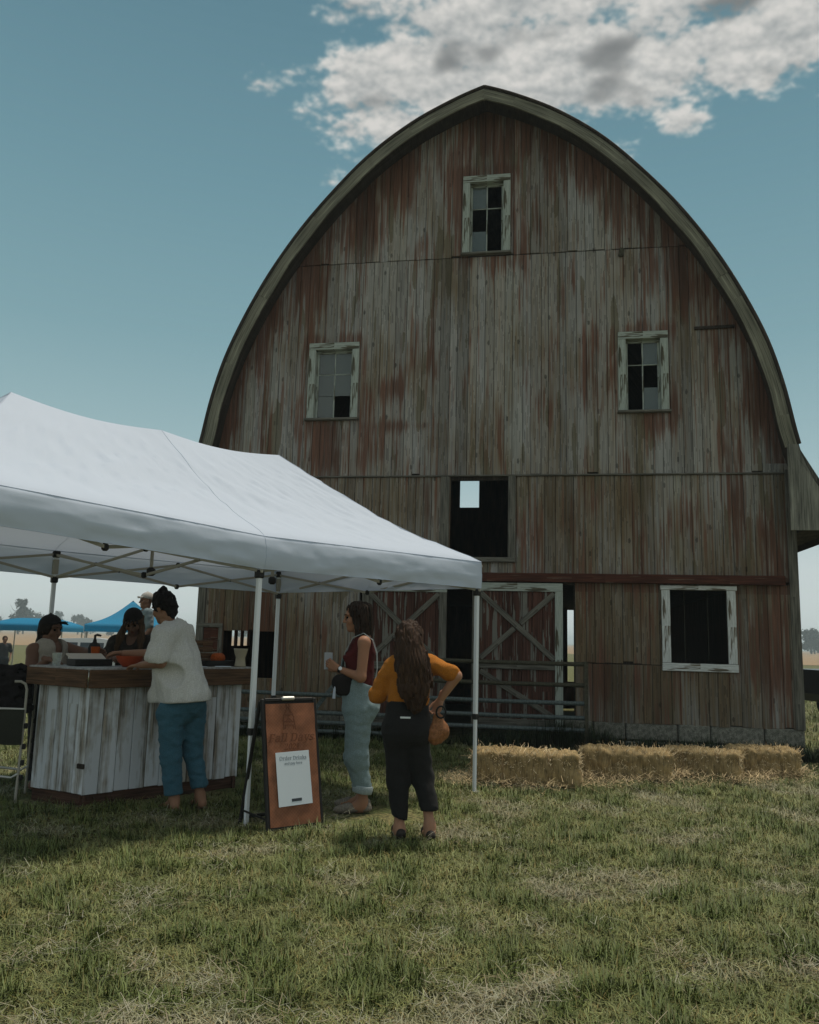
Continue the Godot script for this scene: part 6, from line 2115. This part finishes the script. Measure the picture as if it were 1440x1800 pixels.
func person_middle_worker() -> void:
	var o := Vector3(-2.76, 0, -8.35)
	var g := thing("person", o, 0, "person in a dark cap with long fair hair bent over the counter", "person")
	var skin := Color(0.15, 0.083, 0.055)
	var up := Vector3.UP
	var head := Vector3(0.010, 1.525, 0.02)
	var hf := Vector3(0.10, -0.55, 0.83).normalized()
	var hu := Vector3(0, 0.83, 0.55).normalized()
	var f := Vector3(0, 0, 1)
	var b := SDF.new(Vector3(-0.36, -0.03, -0.24), Vector3(0.36, 1.50, 0.42), 0.014)
	b.cap(Vector3(0.005, 1.46, -0.02), Vector3(0.0, 1.36, -0.05), 0.053, 0.06, 0.03)
	b.cap(Vector3(-0.17, 1.32, -0.05), Vector3(0.17, 1.325, -0.05), 0.062, 0.062, 0.04)
	b.cap(Vector3(0.0, 1.24, -0.05), Vector3(0.01, 0.85, -0.08), 0.14, 0.13, 0.03, f, 1.3)
	var hands := []
	for e in [1.0, -1.0]:
		var sh := Vector3(0.185 * e, 1.315, -0.05)
		var el := Vector3(0.215 * e, 1.13, 0.07)
		var wr := Vector3(0.085 * e - 0.02, 1.165, 0.245)
		b.cap(sh, el, 0.056, 0.045, 0.03); b.cap(el, wr, 0.046, 0.028, 0.02)
		hands.append([wr, Vector3(-0.7 * e, 0.08, 0.7), Vector3(-0.3 * e, -0.8, -0.2), -e, 0.5])
		b.cap(Vector3(0.09 * e, 0.8, -0.08), Vector3(0.09 * e, 0.42, -0.06), 0.07, 0.06, 0.02)
		b.cap(Vector3(0.09 * e, 0.42, -0.06), Vector3(0.09 * e, 0.08, -0.08), 0.055, 0.04, 0.02)
		foot_shape(b, Vector3(0.09 * e, 0.035, -0.11), Vector3(0.11 * e, 0.025, 0.12), Vector3(0.09 * e, 0.09, -0.08))
	obj("body", with_parts(b, skin, [[head, hf, hu, Vector3(0.0, 1.39, -0.04)]], hands), M.skin, g)
	eyes(g, head, hf, hu)
	cap_hat(g, head, hf + Vector3(0, 0.2, 0), hu, M.black_cloth, 0.075)
	var h := SDF.new(Vector3(-0.18, 1.16, -0.20), Vector3(0.20, 1.68, 0.18), 0.009)
	h.ell(head - hf * 0.02 + hu * 0.015, Basis(), Vector3(0.095, 0.098, 0.095), 0.02)
	for e in [1.0, -1.0]:
		h.cap(head + Vector3(0.075 * e, 0.0, 0.0), Vector3(0.105 * e, 1.36, 0.03), 0.03, 0.034, 0.03)
		h.cap(Vector3(0.105 * e, 1.36, 0.03), Vector3(0.115 * e, 1.22, 0.085), 0.034, 0.020, 0.03)
	h.cap(head - hf * 0.08, Vector3(0, 1.32, -0.13), 0.07, 0.06, 0.03)
	h.rough(noise(1, 3, FastNoiseLite.TYPE_SIMPLEX_SMOOTH, 97), 0.02, Vector3(22, 7, 22))
	h.ell(head + hf * 0.11 - hu * 0.03, Basis(), Vector3(0.072, 0.09, 0.085), 0.012, true)
	obj("hair", h.mesh(Color(0.11, 0.065, 0.035)), M.hair, g)
	var s := SDF.new(Vector3(-0.32, 0.78, -0.26), Vector3(0.32, 1.44, 0.16), 0.012)
	s.cap(Vector3(0.0, 1.24, -0.05), Vector3(0.01, 0.86, -0.08), 0.165, 0.165, 0.05, f, 1.22)
	s.cap(Vector3(-0.15, 1.32, -0.05), Vector3(0.15, 1.325, -0.05), 0.076, 0.076, 0.03)
	for e in [1.0, -1.0]:
		s.cap(Vector3(0.18 * e, 1.315, -0.05), Vector3(0.208 * e, 1.20, 0.025), 0.072, 0.070, 0.03)
	s.rough(noise(1, 3, FastNoiseLite.TYPE_SIMPLEX_SMOOTH, 98), 0.012, Vector3(9, 12, 9))
	s.cap(Vector3(0, 1.44, -0.02), Vector3(0.0, 1.34, 0.05), 0.07, 0.05, 0.01, Vector3.ZERO, 1, true)
	obj("shirt", s.mesh(), cloth(0.035, 0.028, 0.022), g)
	var p := SDF.new(Vector3(-0.26, 0.08, -0.30), Vector3(0.28, 0.95, 0.16), 0.016)
	p.cap(Vector3(-0.05, 0.85, -0.08), Vector3(0.05, 0.85, -0.08), 0.15, 0.15, 0.05)
	for e in [1.0, -1.0]:
		p.cap(Vector3(0.09 * e, 0.8, -0.08), Vector3(0.09 * e, 0.12, -0.08), 0.12, 0.075, 0.03)
	obj("trousers", p.mesh(), cloth(0.04, 0.05, 0.07), g)

func far_person(at: Vector3, turn: float, k: float, label: String, hat: bool, c_shirt: Material, c_legs: Material) -> void:
	var g := thing("person", at, turn, label, "person")
	g.scale = Vector3.ONE * k
	var skin := Color(0.22, 0.12, 0.08)
	var f := Vector3(0, 0, 1)
	var head := Vector3(0, 1.55, 0.01)
	var b := SDF.new(Vector3(-0.34, -0.03, -0.22), Vector3(0.34, 1.5, 0.40), 0.016)
	b.cap(Vector3(0, 1.48, 0), Vector3(0, 1.38, -0.01), 0.05, 0.06, 0.03)
	b.cap(Vector3(-0.16, 1.36, 0), Vector3(0.16, 1.36, 0), 0.055, 0.055, 0.04)
	b.cap(Vector3(0, 1.26, 0), Vector3(0, 0.9, 0), 0.135, 0.125, 0.03, f, 1.35)
	var hands := []
	for e in [1.0, -1.0]:
		var sh := Vector3(0.185 * e, 1.35, 0)
		var el := Vector3(0.235 * e, 1.08, -0.02)
		var wr := Vector3(0.20 * e, 0.90, 0.13) if e > 0 else Vector3(-0.21, 0.86, 0.06)
		b.cap(sh, el, 0.05, 0.04, 0.03); b.cap(el, wr, 0.04, 0.027, 0.02)
		hands.append([wr, Vector3(-0.05 * e, -0.9, 0.4), Vector3(-e, 0, 0.1), 1.0 if e < 0 else -1.0, 0.4])
		b.cap(Vector3(0.085 * e, 0.82, 0), Vector3(0.09 * e, 0.45, 0.01), 0.065, 0.055, 0.02)
		b.cap(Vector3(0.09 * e, 0.45, 0.01), Vector3(0.09 * e, 0.08, -0.01), 0.05, 0.038, 0.02)
		foot_shape(b, Vector3(0.09 * e, 0.035, -0.05), Vector3(0.11 * e, 0.025, 0.19), Vector3(0.09 * e, 0.09, -0.01), 1.15)
	obj("body", with_parts(b, skin, [[head, Vector3(0, -0.05, 1), Vector3.UP, Vector3(0, 1.40, 0)]], hands), M.skin, g)
	eyes(g, head, Vector3(0, 0, 1), Vector3.UP)
	if hat:
		cap_hat(g, head, Vector3(0, 0.1, 1), Vector3.UP, cloth(0.55, 0.52, 0.48), 0.06)
	else:
		var h := SDF.new(head - Vector3.ONE * 0.15, head + Vector3.ONE * 0.16, 0.012)
		h.ell(head + Vector3(0, 0.035, -0.02), Basis(), Vector3(0.09, 0.096, 0.10), 0.02)
		h.ell(head + Vector3(0, -0.03, 0.11), Basis(), Vector3(0.085, 0.10, 0.085), 0.01, true)
		obj("hair", h.mesh(Color(0.05, 0.025, 0.015)), M.hair, g)
	var s := SDF.new(Vector3(-0.36, 0.78, -0.24), Vector3(0.36, 1.46, 0.24), 0.016)
	s.cap(Vector3(0, 1.26, 0), Vector3(0, 0.86, 0), 0.16, 0.165, 0.05, f, 1.25)
	s.cap(Vector3(-0.15, 1.36, 0), Vector3(0.15, 1.36, 0), 0.07, 0.07, 0.03)
	for e in [1.0, -1.0]:
		s.cap(Vector3(0.18 * e, 1.35, 0), Vector3(0.222 * e, 1.15, -0.01), 0.066, 0.062, 0.03)
	s.cap(Vector3(0, 1.48, 0.01), Vector3(0, 1.42, 0.03), 0.065, 0.055, 0.01, Vector3.ZERO, 1, true)
	s.rough(noise(1, 2, FastNoiseLite.TYPE_SIMPLEX_SMOOTH, 99), 0.012, Vector3(9, 12, 9))
	obj("shirt", s.mesh(), c_shirt, g)
	var p := SDF.new(Vector3(-0.26, 0.08, -0.24), Vector3(0.26, 0.98, 0.24), 0.016)
	p.cap(Vector3(-0.05, 0.88, 0), Vector3(0.05, 0.88, 0), 0.135, 0.135, 0.05)
	for e in [1.0, -1.0]:
		p.cap(Vector3(0.085 * e, 0.82, 0), Vector3(0.09 * e, 0.12, -0.005), 0.108, 0.07, 0.03)
	obj("trousers", p.mesh(), c_legs, g)

# ---------------------------------------------------------------- chair, vehicles, trees
func director_chair() -> void:
	var o := Vector3(-3.20, 0, -7.10)
	var g := thing("folding_chair", o, 0.25, "tall folding chair with pale tube frame and olive seat at the counter's left end", "chair")
	for z in [0.0, -0.42]:
		var b := MB.new()
		b.tube([Vector3(-0.10, 0.985, z), Vector3(-0.05, 0.985, z), Vector3(-0.015, 0.965, z), Vector3(0.0, 0.92, z), Vector3(0.0, 0.6, z), Vector3(-0.01, 0.0, z)], [0.011], 8)
		obj("upright", b.mesh(), M.grey_metal, g)
		b = MB.new()
		b.tube([Vector3(-0.50, 0.92, z), Vector3(-0.50, 0.0, z)], [0.011], 8)
		obj("upright", b.mesh(), M.grey_metal, g)
		b = MB.new()
		b.tube([Vector3(0.0, 0.755, z), Vector3(-0.50, 0.77, z)], [0.011], 8)
		b.tube([Vector3(0.0, 0.235, z), Vector3(-0.06, 0.20, z), Vector3(-0.50, 0.26, z)], [0.010], 8)
		obj("rail", b.mesh(), M.steel, g)
		for y in [0.62, 0.45, 0.32, 0.2]:
			b = MB.new()
			b.box(Transform3D(Basis(), Vector3(0.018, y, z)), Vector3(0.03, 0.045, 0.03), 0.006)
			obj("fitting", b.mesh(), M.black, g)
	var s := MB.new()
	var pts := []
	for j in 7:
		for i in 9:
			var v := j / 6.0
			var u := i / 8.0
			pts.append(Vector3(-0.50 + 0.5 * u, 0.762 - 0.05 * sin(v * PI), -0.42 * v))
	s.grid(pts, 9)
	obj("seat", s.mesh(), cloth(0.05, 0.05, 0.035), g)
	var sb := MB.new()
	pts = []
	for j in 5:
		for i in 9:
			var u := i / 8.0
			var v := j / 4.0
			var low := 0.13 + 0.16 * smoothstep(0.2, 0.7, u)
			pts.append(Vector3(-0.50 + 0.5 * u, 0.755 - v * low, 0.012 + 0.02 * sin(v * PI)))
	sb.grid(pts, 9)
	obj("side_pouch", sb.mesh(), cloth(0.045, 0.047, 0.035), g)
	var jk := thing("jacket", o + Vector3(-0.30, 0.74, -0.22), 0.25, "black jacket heaped over the tall folding chair", "jacket")
	var d := SDF.new(Vector3(-0.42, -0.12, -0.34), Vector3(0.38, 0.46, 0.36), 0.013)
	d.cap(Vector3(-0.26, 0.22, 0.0), Vector3(0.10, 0.25, 0.0), 0.15, 0.12, 0.06, Vector3(0, 0, 1), 1.3)
	d.cap(Vector3(-0.22, 0.10, 0.0), Vector3(0.10, 0.10, 0.02), 0.15, 0.12, 0.06)
	d.cap(Vector3(0.10, 0.22, 0.05), Vector3(0.20, 0.0, 0.10), 0.07, 0.055, 0.05)
	d.cap(Vector3(0.02, 0.05, 0.12), Vector3(0.16, -0.02, 0.16), 0.07, 0.05, 0.05)
	d.cap(Vector3(-0.26, 0.05, 0.10), Vector3(-0.20, -0.02, 0.18), 0.08, 0.06, 0.05)
	d.rough(noise(1, 3, FastNoiseLite.TYPE_SIMPLEX_SMOOTH, 101), 0.045, Vector3(8, 9, 8))
	obj("cloth", d.mesh(), M.black_cloth, jk)

func vehicle(at: Vector3, turn: float, paint_c: Material, label: String, name_: String, cat: String, pickup: bool) -> void:
	var g := thing(name_, at, turn, label, cat)
	var prof: Array
	if pickup:
		prof = [[-2.65, 0.45], [2.55, 0.42], [2.68, 0.62], [2.64, 0.98], [1.15, 1.12], [0.62, 1.74], [-0.55, 1.78], [-0.78, 1.16], [-2.62, 1.14], [-2.70, 0.62]]
	else:
		prof = [[-2.25, 0.38], [2.20, 0.36], [2.34, 0.55], [2.30, 0.85], [1.20, 1.02], [0.55, 1.56], [-0.30, 1.66], [-1.75, 1.60], [-2.22, 1.05], [-2.32, 0.65]]
	var half := func(y: float) -> float: return 0.90 - 0.05 * absf(y - 0.7) - 0.24 * maxf(0.0, y - 1.05)
	var b := MB.new()
	var n := prof.size()
	var fa := []
	var fb := []
	for p in prof:
		fa.append(Vector3(p[0], p[1], half.call(p[1]))); fb.append(Vector3(p[0], p[1], -half.call(p[1])))
	var low := [0, 1, 2, 3, 4, 8, 9] if not pickup else [0, 1, 2, 3, 4, 7, 8, 9]
	var high := [4, 5, 6, 7, 8] if not pickup else [4, 5, 6, 7]
	for grp in [low, high]:
		var pa := []
		var pb := []
		for i in grp:
			pa.append(fa[i]); pb.append(fb[i])
		pb.reverse()
		b.poly(pa); b.poly(pb)
	for i in n:
		var j := (i + 1) % n
		b.poly([fa[i], fb[i], fb[j], fa[j]])
	obj("body_shell", b.mesh(), paint_c, g)
	var gm := mat(lin(0.02, 0.025, 0.03), 0.08)
	gm.metallic_specular = 0.6
	for sd in [1.0, -1.0]:
		var spans := [[1.02, 0.12, 0.40], [0.02, -0.72, 0.95], [-0.80, -1.65, 0.95]] if not pickup else [[0.98, 0.06, 0.5], [-0.02, -0.62, 0.9]]
		for sp in spans:
			var w := MB.new()
			var y0 := 1.06 if not pickup else 1.18
			var y1 := 1.50 if not pickup else 1.64
			var q := []
			var x2: float = sp[0]
			if sp[0] > 0.5: x2 = 0.55
			for p in [[sp[0], y0], [x2, y1], [sp[1], y1], [sp[1], y0]]:
				q.append(Vector3(p[0], p[1], sd * (half.call(p[1]) + 0.006)))
			if sd < 0: q.reverse()
			q.reverse()
			w.poly([q[3], q[2], q[1], q[0]])
			obj("side_window", w.mesh(), gm, g)
	for e in ([[4, 5, 0.006], [7, 8, -0.006]] if not pickup else [[4, 5, 0.006], [6, 7, -0.006]]):
		var w := MB.new()
		var p: Array = prof[e[0]]
		var q: Array = prof[e[1]]
		var off := Vector3(e[2], 0.006, 0)
		var P := func(t: float, s: float) -> Vector3:
			var y := lerpf(p[1], q[1], t)
			return Vector3(lerpf(p[0], q[0], t), y, s * (half.call(y) - 0.07)) + off
		w.poly([P.call(0.08, 1.0), P.call(0.08, -1.0), P.call(0.92, -1.0), P.call(0.92, 1.0)])
		obj("windscreen", w.mesh(), gm, g)
	for x in ([1.42, -1.40] if not pickup else [1.65, -1.65]):
		for sd in [1.0, -1.0]:
			var wh := part("wheel", g, Transform3D(Basis(Vector3.RIGHT, PI / 2), Vector3(x, 0.35, sd * 0.80)))
			var t := MB.new()
			t.lathe(Transform3D(), [Vector2(0.20, -0.12), Vector2(0.32, -0.12), Vector2(0.35, -0.09), Vector2(0.35, 0.09), Vector2(0.32, 0.12), Vector2(0.20, 0.12)], 24)
			obj("tyre", t.mesh(), M.rubber, wh)
			var rm := MB.new()
			rm.lathe(Transform3D(), [Vector2(0.001, -0.09), Vector2(0.08, -0.10), Vector2(0.21, -0.11), Vector2(0.21, 0.11), Vector2(0.08, 0.10), Vector2(0.001, 0.09)], 20)
			obj("rim", rm.mesh(), M.steel, wh)
	for sd in [1.0, -1.0]:
		for e in [[prof[3][0] - 0.02, 0.78, M.white_metal, "headlight"], [prof[9][0] + 0.03, 0.92, mat(lin(0.3, 0.02, 0.02), 0.3), "tail_light"]]:
			var l := MB.new()
			l.box(Transform3D(Basis(), Vector3(e[0], e[1], sd * 0.66)), Vector3(0.09, 0.15, 0.32), 0.02)
			obj(e[3], l.mesh(), e[2], g)

func tree_kind(sd: int, h: float, w: float) -> Array:
	var r := RandomNumberGenerator.new()
	r.seed = sd
	var tb := MB.new()
	tb.tube([Vector3(0, -0.5, 0), Vector3(0.1, h * 0.25, 0), Vector3(0.0, h * 0.55, 0.1), Vector3(0.1, h * 0.85, 0)], [0.32, 0.25, 0.15, 0.05], 7)
	for i in 7:
		var a := r.randf() * TAU
		var y := h * r.randf_range(0.28, 0.7)
		tb.tube([Vector3(0.05, y, 0), Vector3(cos(a) * w * 0.3, y + h * 0.12, sin(a) * w * 0.3), Vector3(cos(a) * w * 0.42, y + h * 0.25, sin(a) * w * 0.42)], [0.11, 0.07, 0.02], 5)
	var cb := MB.new()
	for i in 15:
		var a := r.randf() * TAU
		var t := r.randf()
		var rr := w * 0.36 * sqrt(r.randf()) * (1.15 - 0.7 * t)
		var c := Vector3(cos(a) * rr, h * (0.2 + 0.68 * t), sin(a) * rr)
		var br := w * r.randf_range(0.13, 0.21)
		for k in 75:
			var d := Vector3(r.randfn(), r.randfn() * 0.8, r.randfn()).normalized()
			var p := c + d * br * pow(r.randf(), 0.4)
			var x := Vector3(r.randfn(), r.randfn(), r.randfn()).normalized()
			var y := x.cross(d + Vector3(0.01, 0.02, 0)).normalized()
			var s := r.randf_range(0.28, 0.6)
			cb.c = Color(0.055, 0.068, 0.034) * r.randf_range(0.6, 1.5)
			cb.poly([p - x * s - y * s * 0.5, p + x * s * 0.4 - y * s * 0.7, p + x * s + y * s * 0.4, p - x * s * 0.3 + y * s * 0.7], d.lerp(Vector3.UP, 0.3).normalized())
	return [tb.mesh(), cb.mesh()]

func trees() -> void:
	var kinds := [tree_kind(111, 11.0, 9.0), tree_kind(112, 9.0, 10.0), tree_kind(113, 13.0, 8.0)]
	var r := RandomNumberGenerator.new()
	r.seed = 9
	var i := 0
	var spots := []
	for k in 17:
		spots.append(Vector2(-24.0 - 15.5 * k + r.randf_range(-4, 4), -300.0 - r.randf_range(0, 70)))
	for k in 10:
		spots.append(Vector2(55.0 + 15.0 * k + r.randf_range(-4, 4), -330.0 - r.randf_range(0, 70)))
	for k in 5:
		spots.append(Vector2(-200.0 + r.randf_range(-9, 9) + 9 * k, -430.0))
	for p in spots:
		var k := i % 3
		var side := "behind the blue canopies" if p.x < 0 else "beyond the barn's right side"
		var t := thing("field_tree", Vector3(p.x, gy(p.x, p.y), p.y), r.randf() * TAU, ["rounded", "broad low", "tall narrow"][k] + " hazy tree in the far treeline " + side, "tree", "trees in the far treeline " + side)
		t.scale = Vector3.ONE * r.randf_range(0.75, 1.2)
		obj("trunk", kinds[k][0], M.dark_wood, t)
		obj("crown", kinds[k][1], M.leaf, t)
		i += 1

# ---------------------------------------------------------------- the scene
func _ready() -> void:
	rng.seed = 1234
	fine = noise(0.9, 2, FastNoiseLite.TYPE_SIMPLEX_SMOOTH, 2)
	wide = noise(0.5, 3, FastNoiseLite.TYPE_SIMPLEX_SMOOTH, 3)
	# camera: eye height 1.42 m, looking up 8.85 degrees, rolled 1.5 degrees
	var cam := Camera3D.new()
	cam.name = "camera"
	var P := deg_to_rad(8.85)
	var R := 0.026
	var u0 := Vector3(0, cos(P), sin(P))
	var fwd := Vector3(0, sin(P), -cos(P))
	var right := Vector3.RIGHT * cos(R) + u0 * sin(R)
	var upv := u0 * cos(R) - Vector3.RIGHT * sin(R)
	cam.transform = Transform3D(Basis(right, upv, -fwd), Vector3(0, 1.42, 0))
	cam.fov = 64.01
	cam.near = 0.05
	cam.far = 4000.0
	add_child(cam)
	cam.current = true
	# sky
	var env := Environment.new()
	var sky := Sky.new()
	var sm := PanoramaSkyMaterial.new()
	sm.panorama = sky_image()
	sky.sky_material = sm
	env.background_mode = Environment.BG_SKY
	env.sky = sky
	env.background_energy_multiplier = 1.0
	env.tonemap_mode = Environment.TONE_MAPPER_LINEAR
	env.tonemap_exposure = 1.05
	env.sdfgi_enabled = true
	env.ssao_enabled = true
	env.ssil_enabled = true
	env.fog_enabled = true
	env.fog_density = 0.0011
	env.fog_light_color = Color(0.72, 0.77, 0.78)
	var we := WorldEnvironment.new()
	we.name = "world_environment"
	we.environment = env
	add_child(we)
	# sun behind the barn, veiled by the cloud bank
	var sun := DirectionalLight3D.new()
	sun.name = "sun"
	var el := deg_to_rad(71.0)
	var az := deg_to_rad(40.0)
	var to_sun := Vector3(sin(az) * cos(el), sin(el), -cos(az) * cos(el))
	sun.basis = Basis.looking_at(-to_sun, Vector3(0, 0, -1))
	sun.light_color = Color(1.0, 0.965, 0.905)
	sun.light_energy = 1.0
	sun.light_angular_distance = 8.0
	sun.shadow_enabled = true
	add_child(sun)

	materials()
	two_sided()
	M.fascia_v = mat(lin(0.30, 0.30, 0.26), 0.85, M.grain, Vector3(2.2, 0.7, 2.2), 0.25)
	ground_sheet()
	barn()
	gate(3.55, 5.82, [1.15, 0.87, 0.63, 0.44, 0.28], M.iron_green, M.iron_brown, "brown-topped pipe gate before the right barn door")
	gate(0.75, 3.42, [0.62, 0.37, 0.24, 0.12], M.iron_green, M.iron_green, "low grey pipe gate before the left barn door")
	white_canopy()
	bar_counter()
	counter_things()
	sandwich_board()
	bales()
	person_orange()
	person_denim()
	person_white()
	person_left_worker()
	person_middle_worker()
	far_person(Vector3(-4.42, 0.33, -14.0), -1.0, 1.05, "person in a white cap and pale shirt standing higher up behind the counter", true, cloth(0.23, 0.29, 0.31), cloth(0.03, 0.035, 0.05))
	far_person(Vector3(-14.0, gy(-14.0, -29.0), -29.0), 0.6, 0.98, "distant person in dark clothes behind the black jacket at the left edge", false, cloth(0.05, 0.055, 0.06), cloth(0.04, 0.05, 0.06))
	director_chair()
	blue_canopy(Vector3(-10.3, gy(-10.3, -31.0), -31.0), 0.35, 3.2, 1.86, 3.05, "peaked bright blue canopy behind the counter workers")
	blue_canopy(Vector3(-16.0, gy(-16.0, -36.0), -36.0), 0.1, 3.0, 1.82, 2.35, "flat-topped bright blue canopy further left across the field")
	vehicle(Vector3(-10.3, gy(-10.3, -28.5), -28.5), 0.25, mat(lin(0.55, 0.57, 0.58), 0.3), "white car parked beneath the peaked blue canopy", "parked_car", "car", false)
	vehicle(Vector3(11.75, gy(11.0, -19.0), -19.0), 0.12, mat(lin(0.015, 0.015, 0.016), 0.25), "black pickup truck parked beyond the barn's right corner", "pickup_truck", "truck", true)
	trees()
	grass()
